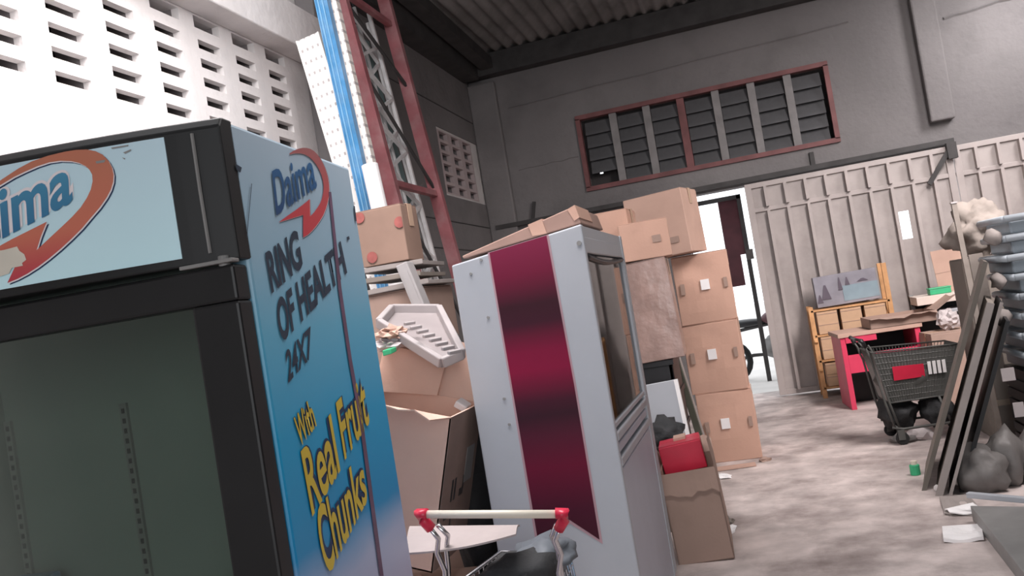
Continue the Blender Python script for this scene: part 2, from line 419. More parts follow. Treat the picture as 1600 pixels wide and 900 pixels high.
# corrugated roof sheets along Y, open at the two rooflights and above the added fill lamp
def roof_z(x): return 4.86
bm = B(); per = 0.16
def strip(x0, x1, y0, y1):
    n = max(2, int((x1-x0)/(per/6))); prev = None
    for i in range(n+1):
        x = x0+(x1-x0)*i/n; z = roof_z(x)+0.028*math.sin(2*math.pi*x/per)
        cur = (bm.verts.new((x, y0, z)), bm.verts.new((x, y1, z)))
        if prev: bm.faces.new((prev[0], cur[0], cur[1], prev[1]))
        prev = cur
for a in ((-3.3, -2.7, -5.4, YB+.2), (-2.7, -1.7, -5.4, 0.5), (-2.7, -1.7, 5.7, YB+.2), (-1.7, 2.1, -5.4, YB+.2), (2.1, 3.3, -5.4, 4.0), (2.1, 3.3, 7.2, YB+.2), (3.3, 3.7, -5.4, YB+.2), (3.7, 4.9, -5.4, 7.7), (3.7, 4.9, 9.5, YB+.2), (4.9, 5.8, -5.4, YB+.2)): strip(*a)
roof = struct('ceiling', bm, M_roof, smooth=True)
bm = B(); box(bm, XL, 5.6, YB-0.20, YB-0.002, 4.56, 4.83); struct('roof_beam', bm, M_beam, roof)
bm = B(); box(bm, XL, XL+0.22, 6.62, YB-0.2, 4.52, 4.83); struct('roof_beam', bm, M_beam, roof)
bm = B(); bar(bm, (XL+0.35, 6.6, 4.80), (XL+0.35, YB-0.2, 4.70), 0.16, 0.14); struct('roof_purlin', bm, M_beam, roof)

# ------------------------------------------------------------------ gates
def gate(label, x0, x1, y, ribs_x, hole=None):
    t = thing('sliding_gate', label, 'gate', (x0, y, 0), group=None)
    W = x1-x0; H = 2.55
    bm = B(); fr = 0.06
    box(bm, 0, W, -0.03, 0.03, H-fr, H); box(bm, 0, W, -0.03, 0.03, 0.02, 0.02+fr); box(bm, 0, W, -0.03, 0.03, 2.20, 2.25)
    box(bm, 0, 0.075, -0.035, 0.035, 0.02, H); box(bm, W-0.075, W, -0.035, 0.035, 0.02, H)
    obj('gate_frame', bm, M_gate_rib, t, bevel=0.004)
    xs = [0.06]+[r-x0 for r in ribs_x]+[W-0.06]
    for a, b in zip(xs, xs[1:]):
        bm = B()
        def pan(a, b, c, e): box(bm, a, b, 0.0, 0.008, c, e)
        if hole and a < hole[0]-x0 < b:
            h0, h1, hz0, hz1 = hole[0]-x0, min(hole[1]-x0, b), hole[2], hole[3]
            pan(a, h0, 0.05, H-.02); pan(h0, b, 0.05, hz0); pan(h0, b, hz1, H-.02)
            if h1 < b-0.005: pan(h1, b, hz0, hz1)
        else: pan(a, b, 0.05, H-.02)
        obj('gate_panel', bm, M_gate, t)
    for rx in ribs_x:
        for z0, z1 in ((0.07, 2.20), (2.25, H-0.06)):
            x = rx-x0; bm = B()
            hexa(bm, [(x-.017, .0, z0), (x+.017, .0, z0), (x+.017, -.085, z0), (x-.017, -.085, z0), (x-.017, .0, z1), (x+.017, .0, z1), (x+.017, -.085, z1), (x-.017, -.085, z1)])
            obj('gate_rib', bm, M_gate_rib, t)
    return t
gx = [0.15+0.215*k for k in range(1, 10)]
gate('taupe ribbed steel sliding gate beside the bright gap, small hole in one panel', 0.13, 2.40, 10.70, [0.13+0.227*k for k in range(1, 10)], hole=(1.74, 1.86, 1.60, 1.92))
gate('taupe ribbed steel gate leaf under the wall pillar, beyond the first gate', 2.42, 4.60, 10.76, [2.42+0.227*k for k in range(1, 9)])
q = at(1173, 397, Y=10.66)
bm = B(); box(bm, q.x-.05, q.x+.03, 10.62, 10.66, q.z-.06, q.z+.06); tag(obj('gate_latch', bm, M_beam), 'dark latch block on the free edge of the ribbed gate', 'latch')
bm = B(); bar(bm, at(1484, 232, Y=10.62), at(1452, 288, Y=10.62), 0.05, 0.03, (0, 1, 0)); box(bm, 2.34, 2.44, 10.58, 10.66, 2.40, 2.58)
bm2 = bm
tag(obj('gate_brace', bm2, M_beam), 'dark steel brace running down from the gate rail end at the pillar', 'brace')

# ------------------------------------------------------------------ beyond the gateway
y = 12.5
bm = B(); box(bm, 0.02, 0.08, y, y+0.06, -0.02, 2.62); box(bm, -0.75, 0.08, y, y+0.06, 2.56, 2.62); box(bm, -0.75, -0.69, y, y+0.06, -0.02, 2.62)
t = thing('door_frame_outside', 'black steel frame with a maroon sheet, outside in the bright gap', 'frame', (0, 0, 0))
obj('post', bm, M_beam, t)
bm = B(); box(bm, -0.24, 0.02, y+0.02, y+0.05, 1.78, 2.56); obj('maroon_sheet', bm, M_maroon, t)
bm = B(); box(bm, -0.3, -0.05, y+0.02, y+0.05, 1.35, 1.78); obj('maroon_sheet', bm, M_maroon, t)
def motorcycle(loc, rz):
    t = thing('motorcycle', 'dark parked motorcycle outside, low in the bright gap by the gate', 'motorcycle', loc, (0, 0, rz))
    for yy in (-0.62, 0.62):
        bm = B(); torus(bm, (0, yy, 0.29), (1, 0, 0), 0.25, 0.045); wh = obj('wheel', bm, M_darkrub, t, smooth=True)
        bm = B(); disc(bm, (0, yy, 0.29), (1, 0, 0), 0.06, 0.1)
        for k in range(6):
            a = k*math.pi/3; bar(bm, (0, yy, 0.29), (0, yy+.24*math.cos(a), .29+.24*math.sin(a)), 0.012, 0.012, (1, 0, 0))
        obj('spokes', bm, M_galv, wh)
    bm = B(); tube(bm, [(0, -.62, .29), (0, -.45, .75), (0, -.38, .95)], .025); tube(bm, [(0, -.42, .8), (0, -.1, .35), (0, .3, .35), (0, .62, .29)], .025); tube(bm, [(0, -.4, .82), (0, .5, .72)], .025); obj('frame', bm, M_beam, t, smooth=True)
    bm = B(); blob(bm, (0, -.15, .86), .13, .24, .10, 0.05, 2, 1); obj('fuel_tank', bm, M_maroon, t, smooth=True)
    bm = B(); blob(bm, (0, .36, .82), .12, .36, .06, 0.05, 2, 2); obj('seat', bm, M_black, t, smooth=True)
    bm = B(); blob(bm, (0, -.05, .45), .14, .2, .16, 0.2, 2, 3); obj('engine', bm, M_greymetal, t, smooth=True)
    bm = B(); tube(bm, [(-.33, -.22, 1.02), (-.15, -.36, .98), (.15, -.36, .98), (.33, -.22, 1.02)], .016); obj('handlebar', bm, M_chrome, t, smooth=True)
    bm = B(); disc(bm, (0, -.47, .88), (0, 1, 0), .09, .12); obj('headlamp', bm, M_chrome, t)
motorcycle((0.16, 12.75, -0.02), R(62))

# ------------------------------------------------------------------ cartons
def carton(label, dims, loc, rot=(0, 0, 0), m=None, group=None, flaps=None, tape=True, stickers=(), cat='box', name='cardboard_box', bulge=0.006):
    """closed (flaps None) or open carton; local origin at the middle of its base, w along X, d along Y"""
    m = m or M_card
    w, d, h = dims
    t = thing(name, label, cat, loc, rot, group)
    bm = B(); th = 0.006
    if flaps is None:
        box(bm, -w/2, w/2, -d/2, d/2, 0, h)
        bmesh.ops.subdivide_edges(bm, edges=bm.edges[:], cuts=5, use_grid_fill=True)
        sd = random.uniform(0, 50)
        for v in bm.verts:
            c = v.co; q = Vector((c.x/w*2, c.y/d*2, c.z/h*2-1))
            bul = (1-q.x**2)*(1-q.y**2)+(1-q.z**2)*((1-q.x**2)+(1-q.y**2))
            k = noise.noise(c*5+Vector((sd, 0, 0)))
            n = Vector((q.x if abs(q.x) > .99 else 0, q.y if abs(q.y) > .99 else 0, q.z if abs(q.z) > .99 else 0))
            if n.length > 0: c += n.normalized()*bulge*(0.4+k)*bul
        obj('carton_body', bm, m, t, bevel=0.004, seg=1)
        for s in (-1, 1):
            bm = B(); box(bm, -w/2+.003, w/2-.003, (0.002 if s > 0 else -d/2+.003), (d/2-.003 if s > 0 else -0.002), h+bulge*.2, h+bulge*.2+.005); obj('top_flap', bm, m, t)
        if tape:
            bm = B(); box(bm, -w/2-.004, w/2+.004, -.03, .03, h+.006, h+.009); box(bm, w/2+.004, w/2+.0065, -.03, .03, h-.12, h+.009); box(bm, -w/2-.0065, -w/2-.004, -.03, .03, h-.12, h+.009); obj('tape', bm, M_tape, t)
    else:
        for (a, b, c, e) in ((-w/2, w/2, -d/2, -d/2+th), (-w/2, w/2, d/2-th, d/2), (-w/2, -w/2+th, -d/2, d/2), (w/2-th, w/2, -d/2, d/2)): box(bm, a, b, c, e, 0, h)
        box(bm, -w/2, w/2, -d/2, d/2, 0, th)
        obj('carton_body', bm, m, t)
        for side, (ang, ln) in flaps.items():
            bm = B(); a = R(ang); dx, dz = math.sin(a)*ln, math.cos(a)*ln     # ang 0 = straight up, 90 = flat outwards
            n = 8
            if side in 'fb':
                s = -1 if side == 'f' else 1
                P0 = lambda u: Vector((-w/2+w*u, s*d/2, h)); P1 = lambda u: Vector((-w/2+w*u, s*(d/2+dx), h+dz+0.012*math.sin(9*u+1)+0.008*math.sin(23*u)))
            else:
                s = -1 if side == 'l' else 1
                P0 = lambda u: Vector((s*w/2, -d/2+d*u, h)); P1 = lambda u: Vector((s*(w/2+dx), -d/2+d*u, h+dz+0.010*math.sin(9*u+1)))
            sheet(bm, lambda u, v: P0(u).lerp(P1(u), v), n, 3, 0.005)
            obj('flap', bm, m, t)
    for (x, z, sw, sh, mm, nm) in stickers:      # on the front (-Y) face
        bm = B(); box(bm, x-sw/2, x+sw/2, -d/2-bulge-.004, -d/2-bulge*.5-.001, z-sh/2, z+sh/2); obj(nm, bm, mm, t)
    return t
# three matching cartons by the gateway
for lab, zz, dx, rz, stx in (('lowest of three stacked brown cartons with white stickers, standing on the floor', 0.0, 0.0, 1.5, -0.02),
                        ('middle of three stacked brown cartons with white stickers, near the gateway', 0.578, -0.012, -1.0, -0.01),
                        ('top one of three stacked brown cartons with white stickers, lit at its edge', 1.156, -0.012, 2.0, 0.015)):
    c = carton(lab, (0.455, 0.48, 0.57), (-0.36+dx, 7.31+0.24, zz), (0, 0, R(rz)), M_card, 'brown cartons with white stickers by the gateway',
           stickers=((stx, 0.315, 0.07, 0.085, M_paper, 'paper_sticker'), (-0.17, 0.30, 0.035, 0.09, M_card2, 'hand_hole'), (0.18, 0.31, 0.03, 0.08, M_card2, 'hand_hole')), bulge=0.012)
for ch in c.children: pass
carton('large pinkish brown carton, highest of the boxes, balanced above the cartons by the gateway', (0.50, 0.42, 0.52), (-0.585, 7.33, 1.745), (0, R(-1.5), R(-14)), M_card3, stickers=((0.12, 0.12, 0.09, 0.05, M_card2, 'print_mark'),))
carton('film-wrapped brown carton standing upright beyond the white fridge', (0.30, 0.40, 0.70), (-0.66, 6.25, 1.005), (0, R(-2), R(2)), M_wrapcard)
carton('long brown carton lying on the film-wrapped carton', (0.34, 0.36, 0.26), (-0.66, 6.22, 1.715), (0, 0, R(6)), M_card, stickers=((0.08, 0.13, 0.06, 0.05, M_card2, 'print_mark'),))
carton('flat brown carton half hidden beyond the leaning carton lid on the white fridge', (0.30, 0.36, 0.22), (-0.90, 6.42, 1.885), (0, 0, R(-3)), M_card)
# supports behind the fridge
t = thing('plastic_crate', 'black plastic crate in the dark beneath the film-wrapped carton', 'crate', (-0.80, 6.35, 0))
bm = B()
for (a, b, c, e) in ((-.42, .20, -.28, -.25), (-.42, .20, .25, .28), (-.42, -.39, -.28, .28), (.17, .20, -.28, .28)): box(bm, a, b, c, e, 0, 1.0)
obj('crate_body', bm, M_black, t, bevel=.006)
bm = B()
for z in (0.25, 0.5, 0.75, 0.985): box(bm, -.43, .21, -.29, .29, z-.02, z+.015)
obj('crate_rim', bm, M_black, t)
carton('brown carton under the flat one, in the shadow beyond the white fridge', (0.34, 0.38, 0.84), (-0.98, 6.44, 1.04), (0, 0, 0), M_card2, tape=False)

# ------------------------------------------------------------------ drinks cooler with the blue print
CX, CY = -0.99, 1.58
CROT = math.atan2(0.0942, 0.9956)
cooler = thing('drinks_cooler', 'tall black-framed drinks cooler with pale blue lettered sides, nearest on the left', 'cooler', (CX, CY, 0), (0, 0, CROT))
CM = Matrix.Translation((CX, CY, 0)) @ Matrix.Rotation(CROT, 4, 'Z'); CMI = CM.inverted()
def on_local(px, py, M, MI, axis, val):
    """point of the local plane axis=val on this sight line, in local coordinates"""
    o = MI @ CAM; d = MI.to_3x3() @ ray(px, py)
    return o+d*((val-o[axis])/d[axis])
CW, CD, CH = 1.25, 0.745, 2.0
# carcass
bm = B()
box(bm, -CW+.0, -CW+.045, 0.03, CD, 0.10, CH-.005); box(bm, -.045, 0, 0.03, CD, 0.10, CH-.005)
box(bm, -CW+.045, -.045, CD-.05, CD, 0.10, CH-.005); box(bm, -CW+.045, -.045, 0.02, CD-.05, CH-.06, CH-.005); box(bm, -CW+.045, -.045, 0.02, CD-.05, 0.10, 0.45)
M_side = ramp_mat('blue_fade_print', [(0, (0.46, 0.44, 0.58)), (0.11, (0.36, 0.42, 0.60)), (0.20, (0.006, 0.25, 0.52)), (0.42, (0.012, 0.32, 0.58)), (0.62, (0.11, 0.40, 0.58)), (0.78, (0.27, 0.44, 0.56)), (1, (0.35, 0.45, 0.535))], 'Z', 0.85, 2.0, 0.42, noise_amt=0.05)
obj('body', bm, M_side, cooler, bevel=.008)
bm = B()
for px, py in ((-CW+.06, .06), (-.06, .06), (-CW+.06, .68), (-.06, .68)): box(bm, px-.03, px+.03, py-.03, py+.03, 0, .10)
obj('foot', bm, M_black, cooler)
# liner
bm = B(); e = .006
box(bm, -CW+.045, -CW+.045+e, .05, CD-.06, .45, 1.90); box(bm, -.045-e, -.045, .05, CD-.06, .45, 1.90); box(bm, -CW+.045, -.045, CD-.06, CD-.05, .45, 1.90)
box(bm, -CW+.045, -.045, .05, CD-.06, .45, .456); box(bm, -CW+.045, -.045, .05, CD-.06, 1.70, 1.70+e)
obj('liner', bm, M_liner, cooler)
for x in (-1.185, -.79):
    bm = B(); box(bm, x-.012, x+.012, CD-.072, CD-.06, .5, 1.42); p = obj('shelf_track', bm, M_greymetal, cooler)
    bm = B()
    for k in range(30): box(bm, x-.005, x+.005, CD-.0735, CD-.0715, .52+k*.03, .535+k*.03)
    obj('slots', bm, M_black, p)
bm = B()
for k in range(28): tube(bm, [(-1.19+k*.04, .09, .80), (-1.19+k*.04, CD-.075, .80)], .003, 5)
for yy in (.09, .35, CD-.08): tube(bm, [(-CW+.052, yy, .796), (-.052, yy, .796)], .004, 5)
obj('wire_shelf', bm, M_galv, cooler)
# door
bm = B(); DZ0, DZ1 = .14, 1.69; fw = .095
box(bm, -CW+.005, -.005, -.035, .025, DZ1-.075, DZ1); box(bm, -CW+.005, -.005, -.035, .025, DZ0, DZ0+.10)
box(bm, -CW+.005, -CW+fw, -.035, .025, DZ0+.10, DZ1-.075); box(bm, -fw-.015, -.005, -.035, .025, DZ0+.10, DZ1-.075)
door = obj('door', bm, M_blackgloss, cooler, bevel=.006)
bm = B(); box(bm, -CW+fw, -fw-.015, -.012, -.006, DZ0+.1, DZ1-.075); obj('glass', bm, glass_mat('cooler_glass', (0.74, 0.80, 0.76), 1.45, .03), door)
bm = B(); box(bm, -.12, -.002, -.042, -.01, DZ1+.004, DZ1+.012); disc(bm, (-.03, -.02, DZ1+.006), (0, 0, 1), .012, .03); obj('hinge', bm, M_greymetal, cooler, bevel=.002)
bm = B(); box(bm, -CW+.02, -CW+.05, -.06, -.035, .8, 1.3); obj('door_handle', bm, M_blackgloss, door, bevel=.008)
# bowed canopy
def bow(x): return -.072*(1-((x+CW/2)/(CW/2))**2)-.012
HZ0, HZ1 = 1.70, 2.0
bm = B(); n = 28
def bowed(bm, x0, x1, z0, z1, off, th):
    nn = 24; pr = None
    for i in range(nn+1):
        x = x0+(x1-x0)*i/nn; yv = bow(x)-off
        cur = [bm.verts.new(q) for q in ((x, yv, z0), (x, yv, z1), (x, yv+th, z1), (x, yv+th, z0))]
        if pr:
            for k in range(4): bm.faces.new((pr[k], cur[k], cur[(k+1) % 4], pr[(k+1) % 4]))
        else: bm.faces.new(cur)
        pr = cur
    bm.faces.new(pr[::-1])
bm = B(); nn = 28; pr = None
for i in range(nn+1):      # solid black canopy back to the carcass
    x = -CW+CW*i/nn; yv = bow(x)
    cur = [bm.verts.new(q) for q in ((x, yv, HZ0), (x, yv, HZ1-.02), (x, yv+.015, HZ1), (x, .045, HZ1), (x, .045, HZ0))]
    if pr:
        for k in range(5): bm.faces.new((pr[k], cur[k], cur[(k+1) % 5], pr[(k+1) % 5]))
    else: bm.faces.new(cur)
    pr = cur
bm.faces.new(pr[::-1])
canopy = obj('canopy', bm, M_blackgloss, cooler, bevel=.004)
M_hdr = ramp_mat('pale_blue_lightbox_print', [(0, (0.60, 0.86, 0.93)), (1, (0.56, 0.74, 0.83))], 'Z', 1.72, 1.98, 0.35)
bm = B(); bowed(bm, -CW+.13, -.112, HZ0+.018, HZ1-.028, .002, .002); hp = obj('header_print', bm, M_hdr, cooler)
bm = B(); tube(bm, [(-.055, bow(-.055)-.002, HZ0+.02), (-.055, bow(-.055)-.004, (HZ0+HZ1)/2), (-.055, bow(-.055)-.002, HZ1-.03)], .004, 6); obj('end_cap_highlight', bm, M_greymetal, cooler)  # grey strip painted in for the highlight down the canopy end
# print on the side and on the canopy
def text_mesh(s, quad, place, m, parent, name, bold=.02, shear=0.0, off=.0012):
    cu = bpy.data.curves.new(name, 'FONT'); cu.body = s; cu.offset = bold; cu.shear = shear; cu.resolution_u = 4
    to = bpy.data.objects.new(name+'_tmp', cu); COL.objects.link(to)
    dg = bpy.context.evaluated_depsgraph_get(); me = bpy.data.meshes.new_from_object(to.evaluated_get(dg))
    bpy.data.objects.remove(to)
    xs = [v.co.x for v in me.vertices]; ys = [v.co.y for v in me.vertices]
    x0, x1, y0, y1 = min(xs), max(xs), max(min(ys), -1), max(ys)
    if min(ys) > -.05: y0 = 0.0
    bl, br, tl, tr = [Vector(q) for q in quad]
    for v in me.vertices:
        u = (v.co.x-x0)/(x1-x0); q = (v.co.y-y0)/(y1-y0)
        v.co = place(*bl.lerp(br, u).lerp(tl.lerp(tr, u), q))
    me.materials.clear(); me.materials.append(m)
    o = link(bpy.data.objects.new(name, me), parent)
    return o
def side_pt(off):
    def f(px, py):
        p = on_local(px, py, CM, CMI, 0, 0.0); p.x = off; return p
    return f
def hdr_pt(off):
    def f(px, py):
        yv = -.06
        for _ in range(6):
            p = on_local(px, py, CM, CMI, 1, yv); yv = bow(p.x)
        p.y = yv-off; return p
    return f
def poly_print(name, pts, place, m, parent):
    P2 = [Vector((p[0], p[1], 0)) for p in pts]
    todo = [[P2[i] for i in t] for t in tessellate_polygon([P2])]; bm = B(); cache = {}
    def V(p):
        k = (round(p.x, 4), round(p.y, 4))
        if k not in cache: cache[k] = bm.verts.new(place(p.x, p.y))
        return cache[k]
    while todo:
        A, D, E_ = todo.pop()
        e = max(((A-D).length, 0), ((D-E_).length, 1), ((E_-A).length, 2))
        if e[0] > 14:
            for _ in range(e[1]): A, D, E_ = D, E_, A
            M_ = (A+D)/2; todo += [[A, M_, E_], [M_, D, E_]]
        else:
            vs = [V(A), V(D), V(E_)]
            if len(set(vs)) == 3:
                try: bm.faces.new(vs)
                except ValueError: pass
    return obj(name, bm, m, parent)
S1, S2, S3, S4 = side_pt(.0010), side_pt(.0016), side_pt(.0022), side_pt(.0028)
sw = [(255,100),(278,84),(302,72),(330,62),(360,56),(390,57),(420,65),(448,82),(472,106),(498,140),(520,180),(540,228),(556,280),(564,330),(567,380),(564,432),(555,482),(540,532),(520,582),(492,628),(460,672),(430,706),(400,734),(362,757),(361,670),(362,580),(270,608),(170,638),(232,592),(300,545),(360,500),(415,455),(416,520),(418,590),(446,562),(472,526),(494,490),(510,450),(519,405),(522,360),(517,312),(505,268),(488,226),(465,188),(440,156),(410,128),(376,108),(340,99),(298,99),(255,108)]
def tp(pts, ox, oy, s, dx=0, dy=0): return [(ox+(x+dx)/s, oy+(y+dy)/s) for x, y in pts]
poly_print('swoosh_shadow', tp(sw, 400, 220, 5, 9, 5), S1, M_navy, cooler)
poly_print('swoosh_edge', tp(sw, 400, 220, 5, 4, 3), S2, M_printwhite, cooler)
poly_print('swoosh', tp(sw, 400, 220, 5), S3, M_logored, cooler)
text_mesh('Daima', ((430,335),(494,291),(423,268),(484,232)), S4, M_logoblue, cooler, 'logo_lettering', .02)
text_mesh('RING', ((423,456),(472,414),(412.5,395),(463,357)), S3, M_printblack, cooler, 'lettering', .032)
text_mesh('OF HEALTH', ((437.5,535),(541,424),(428.5,471),(531,376)), S3, M_printblack, cooler, 'lettering', .032)
text_mesh('24X7', ((449,597),(488,553),(443,551),(484,509)), S3, M_printblack, cooler, 'lettering', .025, .1)
for s, q in (('With', ((467,699),(493,664),(457,654),(482,622))), ('Real', ((486,805),(530,733),(468,706),(515,646))), ('Fruit', ((537,717),(576,658),(523,630),(564,582))), ('Chunks', ((509,902),(573,779),(489,800),(563,706)))):
    a = text_mesh(s, q, S2, M_navy, cooler, 'lettering_outline', .075)
    b = text_mesh(s, q, S4, M_yellow, cooler, 'yellow_lettering', .018)
    # let the outline stand out around the letters: same scale about the same centre, thicker strokes
# scratches, taped seam and scuffs on the side
poly_print('maroon_tape_line', [(512,300),(516,300),(532,450),(548,560),(566,660),(598,900),(592,900),(561,665),(543,562),(527,452)], S4, M_burgundyline, cooler)
poly_print('scuff', [(366,256),(376,262),(374,270),(368,266)], S4, M_printblack, cooler)
poly_print('scratch', [(391,287),(392,287),(388,330),(384,372),(383,372),(387,330)], S4, M_printblack, cooler)
poly_print('scuff', [(540,371),(544,369),(545,374),(541,376)], S4, M_printblack, cooler)
poly_print('scuff', [(551,322),(553,322),(556,346),(554,346)], S4, M_printblack, cooler)
H1, H2, H3, H4 = hdr_pt(.0030), hdr_pt(.0036), hdr_pt(.0042), hdr_pt(.0050)
hs = [(-60,372),(20,318),(90,272),(150,240),(225,214),(300,196),(350,188),(400,186),(440,194),(472,210),(498,238),(514,268),(521,300),(519,332),(508,368),(490,402),(458,448),(420,492),(378,542),(330,590),(280,636),(230,678),(180,716),(130,748),(85,772),(40,790),(72,722),(110,655),(0,676),(-120,700),(-30,642),(60,592),(140,552),(218,513),(192,578),(172,642),(232,586),(290,532),(332,492),(372,448),(400,405),(418,366),(426,330),(424,300),(412,278),(395,262),(366,247),(330,239),(280,237),(230,244),(175,262),(120,286),(70,310),(20,340),(-60,388)]
def hp_(dx=0, dy=0): return [((x+dx)/2.903, 170+(y+dy)/2.903) for x, y in hs]
poly_print('swoosh_shadow', hp_(9, 9), H1, M_navy, hp); poly_print('swoosh_edge', hp_(4, 5), H2, M_printwhite, hp); poly_print('swoosh', hp_(), H3, M_hdrred, hp)
text_mesh('Daima', ((-86,421),(117,312),(-94,338),(114,236)), H2, M_printwhite, hp, 'lettering_outline', .07)
text_mesh('Daima', ((-86,419),(116,313),(-94,340),(113,238)), H4, M_hdrblue, hp, 'header_lettering', .025)
poly_print('torn_sticker', [(x/2.903, 170+y/2.903) for x, y in ((-30,650),(30,640),(85,625),(96,645),(118,660),(127,685),(108,700),(112,712),(62,722),(48,748),(10,760),(-30,775))], H4, mat('torn_paper_patch', (0.62, 0.58, 0.50), .8, .08), hp)
for pts in ([(510,178),(590,165),(588,171),(515,184)], [(565,200),(600,185),(602,190),(575,206)], [(440,240),(485,232),(480,245),(445,250)], [(560,222),(575,226),(572,232)]):
    poly_print('scratch', [(x/2.903, 170+y/2.903) for x, y in pts], H4, M_greymetal, hp)
# a blue packet inside the cooler
c = CM @ Vector((-1.12, .56, .805))
bm = B(); box(bm, -.09, .09, -.06, .06, 0, .16); o = obj('packet', bm, M_blue, None, bevel=.006); o.location = c; o.rotation_euler = (0, 0, CROT)
tag(o, 'small blue packet on the wire shelf inside the blue-lettered cooler', 'packet')

# ------------------------------------------------------------------ white fridge with the red ribbon
FH, FY = 1.80, 3.36
FX = at(908, 350, Z=FH).x; FD, FL = 0.56, 1.12
fr = thing('display_fridge', 'white glass-fronted fridge with a dark red ribbon printed on its side', 'fridge', (FX, FY, 0), (0, 0, 0))
def fl(px, py): p = at(px, py, Y=FY); return (p.x-FX, p.z)
tb = fl(706, 415)[1]; 
def topz(x): return FH+(tb-FH)*(-x/FD)
def end_panel(y0, y1, x0=-FD, x1=0.0):
    bm = B(); hexa(bm, [(x0, y0, .06), (x1, y0, .06), (x1, y1, .06), (x0, y1, .06), (x0, y0, topz(x0)), (x1, y0, topz(x1)), (x1, y1, topz(x1)), (x0, y1, topz(x0))]); return bm
obj('side_panel', end_panel(0, .035), M_white, fr, bevel=.006)
obj('side_panel', end_panel(FL-.05, FL), M_white, fr, bevel=.006)
bm = B(); box(bm, -FD+.0, -FD+.04, .035, FL-.05, .06, tb-.004); box(bm, -FD+.04, -.03, .035, FL-.05, .10, .14)
hexa(bm, [(-FD, .035, topz(-FD)-.05), (-.005, .035, FH-.05), (-.005, FL-.05, FH-.05), (-FD, FL-.05, topz(-FD)-.05), (-FD, .035, topz(-FD)-.004), (-.005, .035, FH-.004), (-.005, FL-.05, FH-.004), (-FD, FL-.05, topz(-FD)-.004)])
obj('cabinet_back', bm, M_white, fr)
bm = B(); box(bm, -.05, -.004, .035, FL-.05, FH-.115, FH-.045); obj('header_panel', bm, M_white, fr, bevel=.006)
GZ0, GZ1 = at(985, 645, X=FX).z, FH-.12
bm = B(); tube(bm, [(-.012, .03+(FL-.07)*k/12, GZ1-.004-.02*math.sin(math.pi*k/12)) for k in range(13)], .012, 6); obj('seal', bm, M_black, fr, smooth=True)
gd = None
bm = B(); box(bm, -.028, -.006, .036, .055, GZ0, GZ1); box(bm, -.028, -.002, FL-.075, FL-.051, GZ0, GZ1); box(bm, -.028, -.006, .036, FL-.051, GZ0, GZ0+.02)
gd = obj('door_frame', bm, M_white, fr, bevel=.003)
bm = B(); box(bm, -.020, -.015, .055, FL-.075, GZ0+.02, GZ1); obj('glass', bm, glass_mat('fridge_glass', (0.62, 0.62, 0.62), 1.45, .02), gd)
# grey inside with wire shelves
bm = B(); box(bm, -FD+.042, -FD+.05, .037, FL-.052, GZ0-.02, FH-.12); box(bm, -FD+.05, -.03, .0355, .042, GZ0-.02, FH-.13); box(bm, -FD+.05, -.03, FL-.058, FL-.051, GZ0-.02, FH-.13); box(bm, -FD+.05, -.03, .037, FL-.052, GZ0-.03, GZ0-.01)
obj('liner', bm, mat('dim_liner', (.46, .40, .385), .6, .15, 6), fr)
for k in range(9):
    z = GZ0+.06+k*.078; bm = B()
    for q in range(20): tube(bm, [(-FD+.06, .06+q*.052, z), (-.05, .06+q*.052, z)], .003, 4)
    box(bm, -.055, -.045, .05, FL-.07, z-.014, z+.014)
    obj('wire_shelf', bm, mat('grey_shelf_wire', (.34, .30, .29), .5, .1) if k == 0 else bpy.data.materials['grey_shelf_wire'], fr)
# lower apron with ridges
M_lav = mat('lavender_grey_apron', (0.48, 0.48, 0.55), .42, .05, 3)
bm = B(); box(bm, -.05, -.004, .035, FL-.11, .06, GZ0-.16); obj('apron', bm, M_lav, fr, bevel=.006)
for k in range(3):
    z = GZ0-.15+k*.05; bm = B(); box(bm, -.05, .002 if k % 2 == 0 else -.006, .035, FL-.11, z, z+.036); obj('ridge', bm, M_white if k != 1 else M_lav, fr, bevel=.006)
bm = B(); box(bm, -.05, .0, FL-.11, FL-.05, .06, GZ0); obj('corner_trim', bm, M_white, fr, bevel=.006)
bm = B(); box(bm, -FD+.03, -.04, .05, FL-.05, 0, .06); obj('plinth', bm, M_black, fr)
# ribbon printed on the side panel
def rib(pts, off, m, name):
    bm = B(); bm.faces.new([bm.verts.new((fl(*p)[0], -off, fl(*p)[1])) for p in pts]); bmesh.ops.triangulate(bm, faces=bm.faces[:]); return obj(name, bm, m, fr)
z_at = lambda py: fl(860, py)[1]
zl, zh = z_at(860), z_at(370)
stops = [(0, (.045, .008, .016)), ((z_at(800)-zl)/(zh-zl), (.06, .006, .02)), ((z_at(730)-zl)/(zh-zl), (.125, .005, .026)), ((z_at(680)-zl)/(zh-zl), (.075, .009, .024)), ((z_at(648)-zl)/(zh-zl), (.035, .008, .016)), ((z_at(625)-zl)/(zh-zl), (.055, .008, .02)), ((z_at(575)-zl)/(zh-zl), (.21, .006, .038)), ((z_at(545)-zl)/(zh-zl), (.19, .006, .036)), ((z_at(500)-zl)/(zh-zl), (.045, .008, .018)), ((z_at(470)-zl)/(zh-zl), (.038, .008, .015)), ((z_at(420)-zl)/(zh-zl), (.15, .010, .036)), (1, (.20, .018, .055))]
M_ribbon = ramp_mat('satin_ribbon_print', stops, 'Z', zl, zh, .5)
M_ribbon.node_tree.nodes['Principled BSDF'].inputs['Specular IOR Level'].default_value = .2
rib([(762,395),(857,366),(900,600),(942,850),(891,818),(838,852),(800,620)], .0012, M_printwhite if False else mat('pink_ribbon_edge', (.42, .26, .29), .4, .05), 'ribbon_edge')
rib([(765,395),(854,368),(897,600),(937,843),(890,812),(841,846),(803,620)], .0022, M_ribbon, 'ribbon_print')
